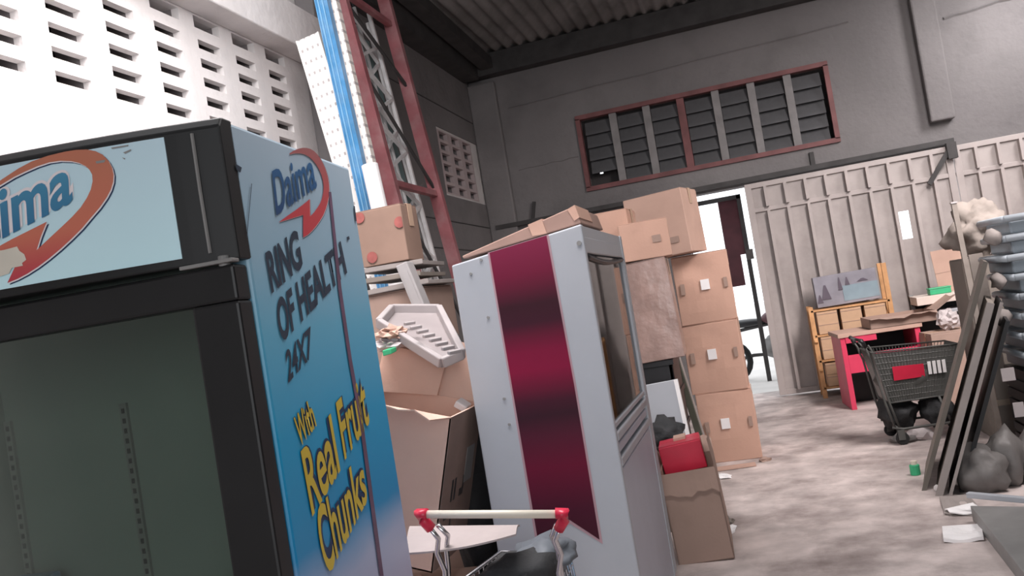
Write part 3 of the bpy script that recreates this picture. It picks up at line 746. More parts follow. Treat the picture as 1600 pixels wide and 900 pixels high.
for px, py in ((736,428),(752,406),(796,663),(788,623),(763,496),(905,380)):
    bm = B(); q = fl(px, py); disc(bm, (q[0], -.002, q[1]), (0, 1, 0), .006 if px != 905 else .010, .006, 10); obj('screw', bm, M_greymetal, fr)

# carton lid leaning on the fridge top
a = at(722, 400, Y=3.42); b = at(897, 322, Y=3.42)
t = thing('carton_lid', 'flattened brown carton leaning across the sloping top of the white fridge', 'box', (FX-.28, 3.74, topz(-.28)+.02))
tl_ = Vector(t.location)
bm = B(); th = .075
def L(p): return Vector(p)-tl_
p0, p1 = Vector((a.x, 3.42, a.z)), Vector((b.x, 3.42, b.z))
s = (p1-p0).normalized(); dn = Vector((s.z, 0, -s.x))
hexa(bm, [L(p0+dn*.012), L(p1+dn*th), L(p1+dn*th+Vector((0, .55, .0))), L(p0+dn*.012+Vector((0, .55, .0))), L(p0), L(p1), L(p1+Vector((0, .55, .0))), L(p0+Vector((0, .55, .0)))])
obj('carton_body', bm, mat('pinkish_lid_card', (.34, .215, .175), .85, .1, 5), t, bevel=.004)
bm = B(); q = p0.lerp(p1, .66)
hexa(bm, [L(q+dn*.0+Vector((-.03, -.004, 0))), L(q+Vector((.03, -.004, .013))), L(q+dn*.05+Vector((.03, -.004, 0))), L(q+dn*.05+Vector((-.03, -.004, 0))), L(q+Vector((-.03, .1, .004))), L(q+Vector((.03, .1, .016))), L(q+dn*.05+Vector((.03, .1, 0))), L(q+dn*.05+Vector((-.03, .1, 0)))])
obj('tape', bm, M_card, t)
bm = B(); hexa(bm, [L(p1+Vector((.003, -.003, .004))), L(p1+dn*.05+Vector((.003, -.003, 0))), L(p1+dn*.05+Vector((.003, .3, 0))), L(p1+Vector((.003, .3, .004))), L(p1+Vector((-.03, -.003, -.008))), L(p1+dn*.05+Vector((-.02, -.003, -.01))), L(p1+dn*.05+Vector((-.02, .3, -.01))), L(p1+Vector((-.03, .3, -.008)))])
obj('crushed_corner', bm, M_card, t)

# ------------------------------------------------------------------ rack pieces leaning on the left wall
def leaning_strip(name, label, w, d, top, bot, y, m, cat='panel', group=None, extra=None):
    """board whose -Y face looks at the aisle: top/bot = (x, z) of its middle"""
    t = thing(name, label, cat, (bot[0], y, bot[1]), (0, math.atan2(top[0]-bot[0], top[1]-bot[1]), 0), group)
    Ln = math.hypot(top[0]-bot[0], top[1]-bot[1])
    bm = B(); box(bm, -w/2, w/2, 0, d, 0, Ln); obj('board', bm, m, t, bevel=.003)
    bm = B(); box(bm, -w/2-.004, -w/2+.006, -.006, d+.006, 0, Ln); box(bm, w/2-.006, w/2+.004, -.006, d+.006, 0, Ln); obj('folded_edge', bm, m if extra is None else extra, t)
    return t, Ln
M_peg = perforated_mat('perforated_white_enamel', (0.80, 0.77, 0.74), .042, .088, .17, .12)
def lin(p, q, z): k = (z-p[1])/(q[1]-p[1]); return p[0]+(q[0]-p[0])*k
A, Bq = at(480, 57, Y=5.5), at(561, 325, Y=5.5); tp_, bt_ = (A.x, A.z), (Bq.x, Bq.z)
leaning_strip('perforated_panel', 'wide white perforated shelf panel leaning left of the blue beam', .175, .03, tp_, (lin(tp_, bt_, 0.0), 0.0), 5.5, M_peg)
A, Bq = at(503, 0, Y=5.42), at(575, 328, Y=5.42); tp_, bt_ = (A.x, A.z), (Bq.x, Bq.z); top = (lin(tp_, bt_, 4.25), 4.25)
t, Ln = leaning_strip('shelf_beam', 'long blue enamelled shelf beam leaning between two white perforated panels', .085, .05, top, (lin(tp_, bt_, 0.0), 0.0), 5.40, M_blue)
for x in (-.02, .012):
    bm = B(); box(bm, x-.004, x+.004, -.008, .002, .02, Ln-.02); obj('rib_line', bm, mat('pale_blue_rib', (.16, .34, .52), .4, .1), t)
A, Bq = at(520, 0, Y=5.5), at(593, 320, Y=5.5); tp_, bt_ = (A.x, A.z), (Bq.x, Bq.z); top = (lin(tp_, bt_, 4.3), 4.3)
leaning_strip('perforated_panel', 'narrow white perforated shelf panel leaning right of the blue beam', .065, .05, top, (lin(tp_, bt_, 0.0), 0.0), 5.47, perforated_mat('perforated_cream_enamel', (0.74, 0.68, 0.63), .032, .075, .16, .14))
A, Bq = at(606, 262, Y=5.36), at(600, 322, Y=5.36)
# white roll beside it
t = thing('plastic_roll', 'tall white plastic roll standing between the blue beam and the red post', 'roll', (at(600, 330, Y=5.3).x+.15, 5.26, 0.0), (0, R(-4), 0))
bm = B(); disc(bm, (0, 0, 1.31), (0, 0, 1), .055, 2.62, 16); obj('roll', bm, M_paper, t, smooth=False, bevel=.004)
bm = B(); disc(bm, (0, 0, 2.622), (0, 0, 1), .03, .006, 12); obj('core', bm, M_card2, t)

# red rack upright frames leaning on the left wall
def rack_x(z): return -2.235-0.107*z
lean = math.atan(-0.107)
t = thing('rack_upright', 'red steel rack frame with two posts leaning against the left wall', 'rack frame', (rack_x(0), 6.2, 0), (0, lean, 0))
SP, HT = 1.05, 4.55
for yy, lab in ((0.0, None), (SP, None)):
    bm = B(); box(bm, -.055, .055, yy-.035, yy+.035, 0, HT)
    obj('post', bm, M_redsteel, t, bevel=.002)
for z in (.3, 1.25, 2.66, 4.25):
    bm = B(); bar(bm, (0, .0, z), (0, SP, z), .045, .05); obj('rung', bm, M_redsteel, t)
for z0, z1 in ((.35, 1.2), (2.62, 1.30), (3.62, 2.72), (2.72+.95, 4.2)):
    bm = B(); bar(bm, (0, .02, z1 if z1 > z0 else z0), (0, SP-.02, z0 if z1 > z0 else z1), .02, .03); obj('brace', bm, M_beam, t)
def lattice(name, label, dx, y0, sp, ht, m, seg, group):
    t = thing(name, label, 'rack frame', (rack_x(0)+dx, y0, 0), (0, lean, 0), group)
    for yy in (0, sp):
        bm = B(); box(bm, -.015, .015, yy-.016, yy+.016, 0, ht); obj('post', bm, m, t)
    n = int(ht/seg)
    for k in range(n):
        z = .15+k*seg; bm = B()
        if k % 2: bar(bm, (0, 0, z), (0, sp, z+seg), .03, .025)
        else: bar(bm, (0, sp, z), (0, 0, z+seg), .03, .025)
        obj('brace', bm, m, t)
g = None
lattice('lattice_rack', 'silver zigzag-braced rack frame leaning just behind the red one', -.08, 6.42, .56, 4.30, M_galv, .24, g)
lattice('lattice_rack', 'second silver zigzag-braced rack frame, deeper behind the red posts', -.14, 6.56, .50, 4.25, M_galv, .31, g)
t, Ln = leaning_strip('board', 'narrow grey-green board leaning inside the red rack frame', .06, .11, (rack_x(4.1)-.25, 4.1), (rack_x(0)-.25, 0), 7.06, M_greenstrip)
for i, (yy, zt, dx) in enumerate(((6.98, 4.4, -.20), (6.86, 4.2, -.19))):
    t = thing('steel_tube', ('thin' if i else 'longer thin')+' bright steel tube leaning inside the red rack frame, '+('left of the other tube' if i else 'right of the other tube'), 'tube', (rack_x(0)+dx, yy, 0), (0, lean, 0))
    bm = B(); tube(bm, [(0, 0, 0), (0, 0, zt)], .018, 8); obj('pipe', bm, M_galv, t, smooth=True)
    bm = B(); disc(bm, (0, 0, zt), (0, 0, 1), .022, .03, 10); obj('end_cap', bm, M_black, t)

# ------------------------------------------------------------------ clutter between the cooler and the fridge
p = at(606, 405, Y=4.5)
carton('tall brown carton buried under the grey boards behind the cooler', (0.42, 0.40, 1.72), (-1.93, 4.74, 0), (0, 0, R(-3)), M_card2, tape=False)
for k, (lab, z, dx, wd, m, ry) in enumerate((('lowest grey board in the pile behind the cooler', 1.73, 0.02, .40, M_greyboard, -1.0),
        ('middle dark board in the pile under the red-spotted carton', 1.79, -.015, .36, M_taupe, 1.5), ('topmost grey board directly under the red-spotted carton', 1.85, -.01, .37, M_greyboard, 0.5))):
    t = thing('flat_board', lab, 'board', (-1.90+dx, 4.72, z), (0, R(ry), R(-4+3*k)))
    bm = B(); box(bm, -wd/2, wd/2, -.20, .20, 0, .022); obj('board', bm, m, t, bevel=.002)
    bm = B(); box(bm, -wd/2-.004, wd/2+.004, -.206, -.20, .004, .03); obj('lip', bm, m, t)
sp = carton('brown carton with red spots, on the board pile between cooler and red post', (0.285, 0.22, 0.315), (-1.925, 4.62, 1.885), (0, R(0), R(-2)), mat('tan_brown_cardboard', (.27, .175, .135), .85, .1, 5), bulge=.003)
for x, z in ((-.115, .285), (-.075, .05), (.125, .215)):
    bm = B(); disc(bm, (x, -.116, z), (0, 1, 0), .032, .003, 18); o = obj('red_spot', bm, mat('faded_red_spot', (.30, .09, .08), .8, .2, 20) if 'faded_red_spot' not in bpy.data.materials else bpy.data.materials['faded_red_spot'], sp)
    for v in o.data.vertices:
        v.co.x = max(-.142, min(.142, v.co.x)); v.co.z = max(.003, min(.312, v.co.z))
a, b2 = at(624, 412, Y=4.40), at(648, 470, Y=4.40)
t = thing('foam_strip', 'pale white foam strip leaning beside the grey boards under the red-spotted carton', 'strip', (b2.x, 4.42, b2.z), (0, math.atan2(a.x-b2.x, a.z-b2.z), 0))
bm = B(); box(bm, -.035, .035, 0, .10, -.18, (a-b2).length); obj('strip', bm, bpy.data.materials['tray_rim_plastic'] if 'tray_rim_plastic' in bpy.data.materials else mat('pale_grey_foam', (.36, .34, .34), .8, .05), t, bevel=.006)
bm = B(); box(bm, -.02, .02, -.004, 0, -.1, (a-b2).length-.05); obj('groove', bm, bpy.data.materials['pale_grey_foam'], t)

# white plastic tray with a row of holes, lying tilted
carton('plain brown carton under the white slotted tray', (0.52, 0.5, 0.60), (-1.66, 4.08, 0.68), (0, 0, R(4)), M_card2)
carton('large brown carton on the floor under the plain one, behind the cooler', (0.56, 0.54, 0.67), (-1.68, 4.08, 0), (0, 0, 0), M_card2)
tl2, tr2, br2, bl2 = at(588, 492, Y=3.85), at(690, 476, Y=4.15), at(722, 545, Y=3.62), at(684, 561, Y=3.42)
t = thing('plastic_tray', 'white plastic tray with a row of slots, tilted on the opened carton', 'tray', tuple((tl2+tr2+br2+bl2)/4))
o_ = Vector(t.location)
ex = (br2-tr2); ey = (tl2-tr2)
# four corners of the top rim in order
c0, c1, c2, c3 = [q-o_ for q in (at(592, 500, Y=3.55), at(612, 478, Y=3.98), at(686, 478, Y=3.98), at(722, 548, Y=3.42))]
c3b = at(690, 562, Y=3.36)-o_
nrm = (c2-c1).cross(c0-c1).normalized()
if nrm.z < 0: nrm = -nrm
bm = B()
poly = [c0, c1, c2, c3, c3b]
slab_poly(bm, [q-nrm*.035 for q in poly], nrm*.006)
tray = obj('tray_floor', bm, mat('shaded_tray_plastic', (.29, .255, .255), .6, .06), t)  # floor coloured darker than the rim to carry its shade
for i in range(len(poly)):
    q0, q1 = poly[i], poly[(i+1) % len(poly)]
    bm = B(); bar(bm, q0-nrm*.014, q1-nrm*.014, .030, .045, nrm); obj('rim', bm, mat('tray_rim_plastic', (.36, .325, .325), .6, .06) if i == 0 else bpy.data.materials['tray_rim_plastic'], t, bevel=.006)
pp = (c1+o_)-nrm*.026
for k in range(8):
    px_, py_ = 640+k*10.0, 505+k*6.4
    d = ray(px_, py_); q = CAM+d*((pp-CAM).dot(nrm)/d.dot(nrm))-o_
    ax_ = (c3b-c0).normalized().cross(nrm)
    bm = B(); bar(bm, q-ax_*.030, q+ax_*.030, .017, .014, nrm); obj('slot_tab', bm, bpy.data.materials['tray_rim_plastic'], t, bevel=.003)

# opened carton, rolled over to the right, with printed side
q = at(705, 652, Y=3.16)
th = R(17.0)
W_, D_, H_ = .50, .40, .62
tr_ = Vector((q.x, 3.16, q.z))
xv = Vector((math.cos(th), 0, -math.sin(th))); zv = Vector((math.sin(th), 0, math.cos(th)))
base = tr_-zv*H_-xv*(W_/2)+Vector((0, D_/2, 0))
oc = carton('opened brown carton tipped to one side, between the cooler and the white fridge', (W_, D_, H_), tuple(base), (0, th, 0), mat('light_peach_cardboard', (.66, .455, .37), .85, .07, 4, .04, 60), flaps={'f': (80, .25), 'b': (14, .24), 'l': (60, .2)})
M_face = M_card2
bm = B(); box(bm, W_/2, W_/2+.002, -D_/2, D_/2, 0, H_); obj('printed_side', bm, mat('dark_brown_card', (.235, .165, .14), .85, .12), oc)
for yy, zz, sy, sz in ((-.08, .30, .02, .09), (-.045, .30, .02, .09), (.04, .27, .05, .03), (.06, .31, .02, .05), (-.10, .20, .10, .014), (-.10, .14, .10, .014), (-.06, .17, .014, .05)):
    bm = B(); box(bm, W_/2+.0018, W_/2+.003, yy-sy/2, yy+sy/2, zz-sz/2, zz+sz/2); obj('print_mark', bm, M_black, oc)
bm = B(); box(bm, W_/2+.0018, W_/2+.0035, .06, .16, .30, .45); obj('paper_label', bm, M_greymetal, oc)
bm = B(); hexa(bm, [(-.25, D_/2-.02, H_-.03), (.05, D_/2-.02, H_+.0), (.05, D_/2+.0, H_+.0), (-.25, D_/2, H_-.03), (-.22, D_/2+.02, H_+.18), (.06, D_/2+.02, H_+.16), (.06, D_/2+.03, H_+.16), (-.22, D_/2+.03, H_+.18)]); obj('flap', bm, bpy.data.materials['light_peach_cardboard'], oc)
carton('brown carton on the floor that carries the tipped open carton', (0.46, 0.42, 0.42), (base.x+.05, base.y+.02, 0), (0, 0, R(3)), M_card2)
# crumpled wrapping beside the tray
for lab, (px, py, Yv), rr, m, sd in (('crumpled pinkish plastic wrap by the cooler edge, left of the white tray', (609, 538, 3.5), (.075, .08, .03), M_whitedull, 3), ('crumpled brown paper wad by the cooler edge, under the tray rim', (612, 521, 3.5), (.06, .07, .03), M_card3, 8)):
    c = at(px, py, Y=Yv); bm = B(); blob(bm, (0, 0, 0), *rr, amp=.7, freq=2.6, seed=sd); o = obj('crumpled_wrap', bm, m); o.location = c; tag(o, lab, 'wrapping')
c = at(609, 551, Y=3.4); bm = B(); hexa(bm, [(-.02, -.03, -.01), (.02, -.03, -.006), (.02, .03, .0), (-.02, .03, -.002), (-.02, -.03, .014), (.02, -.03, .016), (.02, .03, .02), (-.02, .03, .018)]); o = obj('packet', bm, M_green, bevel=.003); o.location = c; tag(o, 'tiny green packet among the crumpled wrap by the cooler edge', 'packet')
# black sacks in the gap beside the fridge
c = at(745, 720, Y=3.75); bm = B(); blob(bm, (0, 0, 0), .11, .18, .62, .25, 2.2, 5, floor=-c.z+.0); o = obj('black_sack', bm, M_greycloth, smooth=True); o.location = (c.x-.06, 3.80, c.z); tag(o, 'tall black sack wedged in the gap left of the white fridge', 'sack')
c = at(723, 633, Y=3.5); bm = B(); box(bm, -.028, .028, -.03, .03, -.015, .015); o = obj('plastic_piece', bm, M_paper, bevel=.005); o.location = c; o.rotation_euler = (R(10), R(38), 0); tag(o, 'small white plastic piece on the black sack beside the fridge', 'plastic piece')

# ------------------------------------------------------------------ shopping trolleys
def trolley(label, loc, rz, W, Hh, Ln, bar_m, cap_m, wire_m, dense=False, zb=.42, group=None, drop=.10, narrow=0.0):
    t = thing('shopping_trolley', label, 'trolley', loc, (0, 0, rz), group)
    bm = B(); tube(bm, [(-W/2+.03, 0, Hh), (W/2-.03, 0, Hh)], .0125, 12); obj('handle_bar', bm, bar_m, t, smooth=True)
    for s in (-1, 1):
        bm = B(); tube(bm, [(s*(W/2-.030), -.004, Hh+.003), (s*(W/2-.002), .0, Hh+.003), (s*(W/2-.010), .012, Hh-.020), (s*(W/2-.030), .022, Hh-.050)], .017, 8); obj('handle_cap', bm, cap_m, t, smooth=True)
        for o2, r2 in ((0.0, .0085), (.030, .0085)):
            bm = B(); tube(bm, [(s*(W/2-.026-o2*.5), .02+o2, Hh-.045), (s*(W/2-.046-o2*.6), .035+o2*1.2, Hh-.085), (s*(W/2-.034-o2*.6), .045+o2*1.2, Hh-.13), (s*(W/2-.05), .06+o2, Hh-.19), (s*(W/2-.02), .10+o2, zb), (s*(W/2-.03), .14+o2, .14)], r2, 8); obj('handle_tube', bm, wire_m, t, smooth=True)
    # basket
    zt = Hh-drop; y0, y1 = .06, Ln; b0, b1 = .14, Ln-.12
    rim = [(-W/2, y0, zt), (W/2-narrow, y0, zt), (W*.40-narrow, y1, zt-.03), (-W*.40, y1, zt-.03)]; bot = [(-W*.42, b0, zb), (W*.42, b0, zb), (W*.33, b1, zb), (-W*.33, b1, zb)]
    bm = B()
    tube(bm, rim+[rim[0]], .007, 6); obj('basket_rim', bm, wire_m, t, smooth=True)
    bm = B(); tube(bm, bot+[bot[0]], .007, 6); obj('basket_base', bm, wire_m, t, smooth=True)
    bm = B(); nz = 9 if dense else 6
    for k in range(1, nz):
        f = k/nz; ring = [Vector(a).lerp(Vector(b), f) for a, b in zip(bot, rim)]
        tube(bm, ring+[ring[0]], .0028, 4)
    nxx = 26 if dense else 14
    for i in range(4):
        for k in range(nxx):
            f = k/nxx; tube(bm, [Vector(bot[i]).lerp(Vector(bot[(i+1) % 4]), f), Vector(rim[i]).lerp(Vector(rim[(i+1) % 4]), f)], .0028, 4)
    for k in range(12):
        f = k/11; tube(bm, [Vector(bot[0]).lerp(Vector(bot[1]), f), Vector(bot[3]).lerp(Vector(bot[2]), f)], .0028, 4)
    o = obj('wire_basket', bm, wire_m, t); o['kind'] = 'stuff'
    bm = B()
    for s in (-1, 1): tube(bm, [(s*(W/2-.03), .12, .14), (s*(W/2-.03), .2, .12), (s*W*.36, Ln-.05, .12)], .010, 8)
    tube(bm, [(-W/2+.03, .16, .13), (W/2-.03, .16, .13)], .010, 8); tube(bm, [(-W*.36, Ln-.05, .12), (W*.36, Ln-.05, .12)], .010, 8)
    for s in (-1, 1): tube(bm, [(s*W*.34, Ln-.14, .12), (s*W*.36, b1-.08, zb)], .010, 8)
    obj('base_frame', bm, wire_m, t, smooth=True)
    for s in (-1, 1):
        for yy, xx in ((.16, W/2-.03), (Ln-.06, W*.36)):
            bm = B(); disc(bm, (s*xx, yy+.02, .05), (1, 0, 0), .05, .028, 16); wv = obj('wheel', bm, M_darkrub, t, bevel=.006)
            bm = B(); box(bm, s*xx-.022, s*xx-.016, yy-.01, yy+.04, .04, .12); box(bm, s*xx+.016, s*xx+.022, yy-.01, yy+.04, .04, .12); obj('castor_fork', bm, wire_m, wv)
    return t, zt
hl, hr = at(655, 813, Y=2.45), at(886, 813, Y=2.45)
HZ = (hl.z+hr.z)/2
near_trolley, _ = trolley('small chrome shopping trolley with cream handle and red end caps, beside the cooler', ((hl.x+hr.x)/2, (hl.y+hr.y)/2, 0), 0, (hr-hl).length, HZ, .66, M_cream, M_red, M_chrome, drop=.29, zb=.36, narrow=.10)
TX = (hl.x+hr.x)/2
near_trolley.rotation_euler = (0, math.atan2(hl.z-hr.z, hr.x-hl.x), 0); near_trolley.location.x -= HZ*math.sin(near_trolley.rotation_euler.y); near_trolley.location.z = .022
# what lies in it
TY = (hl.y+hr.y)/2
def shf(u, v):
    px_ = 634+172*u
    lo_ = at(px_, 864-30*u+6*math.sin(3.1*u), Y=hl.y+.06); hi_ = at(px_+6, 822-2*u, Y=hl.y+.24)
    return lo_.lerp(hi_, v)+Vector((0, 0, .010*math.sin(math.pi*v)))
bm = B(); sheet(bm, shf, 14, 6, .006); o = obj('card_sheet', bm, mat('grey_card', (.40, .345, .335), .8, .08)); tag(o, 'bent grey cardboard sheet lying across the chrome trolley', 'sheet')
z0 = HZ-.24
for lab, (dx, dy, dz), rr, m, sd in (('charcoal cloth bundle in the chrome trolley, under its right end cap', (-.01, .22, .01), (.12, .15, .07), M_greycloth, 4), ('blue-grey plastic bag in the chrome trolley, under the cardboard sheet', (.05, .32, .03), (.10, .11, .06), mat('blue_grey_bag', (.13, .145, .165), .5, .15, 4, .3, 12), 9)):
    bm = B(); blob(bm, (0, 0, 0), *rr, amp=.45, freq=1.9, seed=sd); o = obj('cloth_bundle' if sd == 4 else 'plastic_bag', bm, m, smooth=True); o.location = (TX+dx, TY+dy, z0+dz); tag(o, lab, 'bundle' if sd == 4 else 'bag')
bm = B(); blob(bm, (0, 0, 0), .15, .22, .13, amp=.4, freq=1.8, seed=12); o = obj('black_bag', bm, M_greycloth, smooth=True); o.location = (TX-.03, TY+.30, z0-.16); tag(o, 'black bag at the bottom of the chrome trolley basket', 'bag')

# ------------------------------------------------------------------ things on the floor beyond the fridge
c = at(1078, 900, Y=4.62)
oc2 = carton('open brown carton with a raised flap, on the floor right of the white fridge', (.30, .46, .50), (-.475, 4.98, 0), (0, R(-3), R(3)), M_card2, flaps={'r': (-4, .14), 'f': (172, .12), 'l': (20, .12), 'b': (40, .1)})
bm = B(); box(bm, -.145, .145, -.22, .22, .36, .37); obj('inner_sheet', bm, M_card, oc2)
t = thing('carton_flap', 'x', 'x'); bpy.data.objects.remove(t)
rb_ = carton('red box lying in the top of the open brown carton', (.24, .22, .16), (-.52, 5.08, .45), (0, R(-6), R(4)), M_red, tape=False, bulge=.002)
bm = B(); box(bm, -.03, .04, -.02, .1, .166, .18); obj('pink_tag', bm, M_card3, rb_)
t = thing('enamel_sheet', 'square white enamel panel standing upright behind the red box', 'panel', (-.66, 5.80, .42), (R(-3), R(-3), 0))
bm = B(); box(bm, -.15, .12, 0, .03, 0, .46); obj('panel', bm, M_white, t, bevel=.004)
bm = B(); box(bm, .10, .125, -.006, .036, 0, .46); obj('edge_strip', bm, M_paper, t)
carton('black box under the white enamel panel, behind the red box', (.34, .44, .42), (-.72, 5.80, 0), (0, 0, 0), M_black, tape=False)
c = at(1035, 655, Y=5.45); bm = B(); blob(bm, (0, 0, 0), .12, .12, .09, .5, 2.0, 6); o = obj('black_bag', bm, M_greycloth, smooth=True); o.location = (c.x+.0, 5.45, .60); tag(o, 'black bag slumped in front of the white panel, above the red box', 'bag')
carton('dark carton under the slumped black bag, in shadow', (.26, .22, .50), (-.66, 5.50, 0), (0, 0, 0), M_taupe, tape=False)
# dark green plank leaning
a, b2 = at(1044, 520, Y=6.75), at(1113, 742, Z=0)
a2 = at(1050, 520, Y=6.9)
t = thing('plank', 'long dark olive plank leaning upright against the sticker cartons', 'plank', tuple(b2))
o_ = Vector(b2); bm = B(); bar(bm, (0, 0, .015), Vector((a.x, 6.75, a.z))-o_, .05, .14, (0, 1, 0)); obj('plank', bm, mat('olive_plank', (.10, .10, .075), .7, .2), t, bevel=.004)
bm = B(); bar(bm, (.026, -.0, .02), Vector((a.x+.026, 6.75, a.z))-o_, .006, .12, (0, 1, 0)); obj('worn_edge', bm, M_greyboard, t)
# litter
def litter(label, px, py, rx, ry, rz, m, sd, name='paper_scrap', cat='paper', sub=2):
    c = at(px, py, Z=0); bm = B(); blob(bm, (0, 0, rz*.5), rx, ry, rz, .8, 2.2, sd, sub=sub, floor=0.001); o = obj(name, bm, m); o.location = c; return tag(o, label, cat)
litter('white scrap of paper on the floor at the foot of the olive plank', 1128, 747, .065, .05, .02, M_paper, 1)
litter('crumpled white scrap on the floor right of the open carton', 1140, 832, .035, .04, .03, M_paper, 2)
litter('small dark brown scrap on the floor beside the open carton', 1138, 818, .035, .03, .03, M_taupe, 3, 'cardboard_scrap', 'scrap')
litter('brown cardboard scrap on the floor at the corner of the lowest sticker carton', 1196, 720, .05, .04, .02, M_card2, 4, 'cardboard_scrap', 'scrap')
t = tag(obj('cardboard_strip', slab_poly(B(), [at(1112, 733, Z=.004), at(1180, 724, Z=.004), at(1182, 728, Z=.004), at(1112, 738, Z=.004)], (0, 0, .012)), M_card3), 'pale cardboard strip on the floor before the lowest sticker carton', 'strip')
litter('pale wad of paper on the floor under the dark grey trolley', 1412, 690, .10, .07, .04, M_greybag, 11)
litter('second grey wad on the floor beneath the trolley, near the leaning boards', 1440, 686, .09, .08, .06, M_whitedull, 13)

# ------------------------------------------------------------------ far right: rack, kiosk, trolley, shelf
rx0, rx1, ry0, ry1 = .60, 1.42, 10.12, 10.48
t = thing('pine_rack', 'orange pine display rack against the gate, filled with kraft boxes', 'rack', ((rx0+rx1)/2, ry0, 0))
hw = (rx1-rx0)/2
for s in (-1, 1):
    for yy in (0.02, ry1-ry0-.02):
        bm = B(); box(bm, s*hw-.025, s*hw+.025, yy-.02, yy+.02, 0, 1.38 if (s > 0) else 1.02); obj('post', bm, M_pine, t, bevel=.003)
    bm = B(); bar(bm, (s*hw, -.02, .62), (s*hw, .30, .98), .03, .03); obj('side_brace', bm, M_pine, t)
    bm = B(); bar(bm, (s*hw, -.02, .30), (s*hw, .30, .60), .03, .03); obj('side_brace', bm, M_pine, t)
for z in (.12, .42, .70, .98):
    bm = B(); box(bm, -hw, hw, 0, ry1-ry0, z-.02, z); obj('shelf', bm, M_pine, t)
kb = None
names = ('left', 'middle', 'right')
for j, z in enumerate((.125, .425, .705)):
    for r_ in range(2):
        for k in range(3):
            x = -.25+k*.25; hh = (.26, .25, .24)[j]/2-.004
            if kb is None:
                kb = thing('kraft_box', 'x', 'box', group='kraft boxes on the pine rack')
                bm = B(); box(bm, -.108, .108, 0, .26, 0, hh); obj('box_body', bm, mat('pale_kraft', (.60, .39, .25), .8, .10), kb, bevel=.003)
                bm = B(); box(bm, -.11, .11, -.003, .262, hh-.03, hh-.024); obj('lid_edge', bm, M_card2, kb)
                o = kb
            else: o = copy_tree(kb)
            o.location = ((rx0+rx1)/2+x, ry0+.01, z+r_*(hh+.004))
            o['label'] = 'kraft box on the %s shelf of the pine rack, %s column, %s layer' % (('lowest', 'middle', 'upper')[j], names[k], ('lower', 'upper')[r_])
# patterned box on the rack
t = thing('printed_box', 'blue-grey printed box standing on the pine rack against the gate', 'box', (1.015, 10.30, 1.0), (0, R(-1), 0))
bm = B(); box(bm, -.33, .33, -.10, .10, 0, .34); obj('box_body', bm, mat('blue_grey_print', (.28, .27, .31), .7, .2, 5), t, bevel=.004)
bm = B(); box(bm, -.04, .33, -.104, -.10, .03, .20); obj('pale_blue_print', bm, mat('pale_blue_panel', (.25, .33, .38), .7, .1), t)
for x, z, sx_, sz_ in ((-.22, .08, .10, .16), (-.06, .16, .05, .14), (.02, .20, .05, .09), (-.29, .05, .06, .09), (.18, .22, .12, .03)):
    bm = B(); slab_poly(bm, [(x-sx_/2, -.105, z), (x+sx_/2, -.105, z), (x+sx_*.1, -.105, z+sz_), (x-sx_*.1, -.105, z+sz_)], (0, -.002, 0)); obj('printed_shape', bm, mat('dark_print', (.12, .10, .13), .7, .1) if 'dark_print' not in bpy.data.materials else bpy.data.materials['dark_print'], t)

# red kiosk counter
t = thing('red_counter', 'red laminate counter with an open dark front, before the pine rack', 'counter', (.765, 9.12, 0), (0, 0, R(4)))
bm = B(); box(bm, 0, .05, 0, .55, 0, .72); obj('side_panel', bm, M_pinkred, t, bevel=.004)
bm = B(); box(bm, .70, .75, 0, .55, 0, .72); obj('side_panel', bm, M_pinkred, t, bevel=.004)
bm = B(); box(bm, -.02, .77, -.02, .57, .72, .76); obj('counter_top', bm, M_card3, t, bevel=.004)
bm = B(); box(bm, .05, .70, .0, .02, .36, .54); obj('front_panel', bm, M_pinkred, t)
bm = B(); box(bm, .05, .34, -.01, .02, .66, .72); obj('front_rail', bm, M_pinkred, t)
bm = B(); box(bm, .05, .70, .50, .52, 0, .70); obj('back_panel', bm, M_black, t)
bm = B(); box(bm, .05, .70, .02, .50, .34, .36); obj('shelf', bm, M_black, t)
oc3 = carton('wide open tan carton lying on the red counter', (.62, .48, .10), (1.36, 9.38, .762), (0, 0, R(3)), M_card2, flaps={'f': (100, .06), 'r': (60, .22)})
litter_c = at(1490, 505, Y=9.1)
for lab, px, py, Yv, rr, m, sd in (('pale crumpled paper bag between the tan carton and the white shelf', 1482, 500, 9.0, (.10, .10, .09), M_whitedull, 21),):
    c = at(px, py, Y=Yv); bm = B(); blob(bm, (0, 0, 0), *rr, amp=.5, freq=2, seed=sd); o = obj('paper_bag', bm, m); o.location = c; tag(o, lab, 'bag')
carton('dull brown carton beneath the crumpled paper bag, behind the trolley', (.42, .40, .66), (1.72, 9.0, 0), (0, 0, R(5)), M_card2)

# dark grey trolley in the aisle, seen from its side
tr, zt = trolley('dark grey plastic shopping trolley with a red sign, by the leaning boards', (.74, 7.42, 0), R(-86), .46, .84, .70, M_black, M_black, M_trolley, dense=True, zb=.33)
bm = B(); zt2 = zt
W = .46
hexa(bm, [(W*.41, .14, .335), (W*.335, .58, .335), (W*.325, .58, .335), (W*.40, .14, .335), (W*.49, .07, zt-.01), (W*.395, .70, zt-.04), (W*.385, .70, zt-.04), (W*.48, .07, zt-.01)])
obj('basket_side', bm, M_trolley, tr)
bm = B(); hexa(bm, [(-W*.40, .13, .34), (W*.40, .13, .34), (W*.40, .14, .34), (-W*.40, .14, .34), (-W*.47, .06, zt), (W*.47, .06, zt), (W*.47, .07, zt), (-W*.47, .07, zt)]); obj('child_flap', bm, M_greymetal, tr)
bm = B(); hexa(bm, [(W*.448, .19, .50), (W*.415, .42, .50), (W*.43, .42, .50), (W*.463, .19, .50), (W*.478, .19, .61), (W*.445, .42, .60), (W*.46, .42, .60), (W*.493, .19, .61)]); obj('red_sign', bm, M_red, tr)
bm = B()
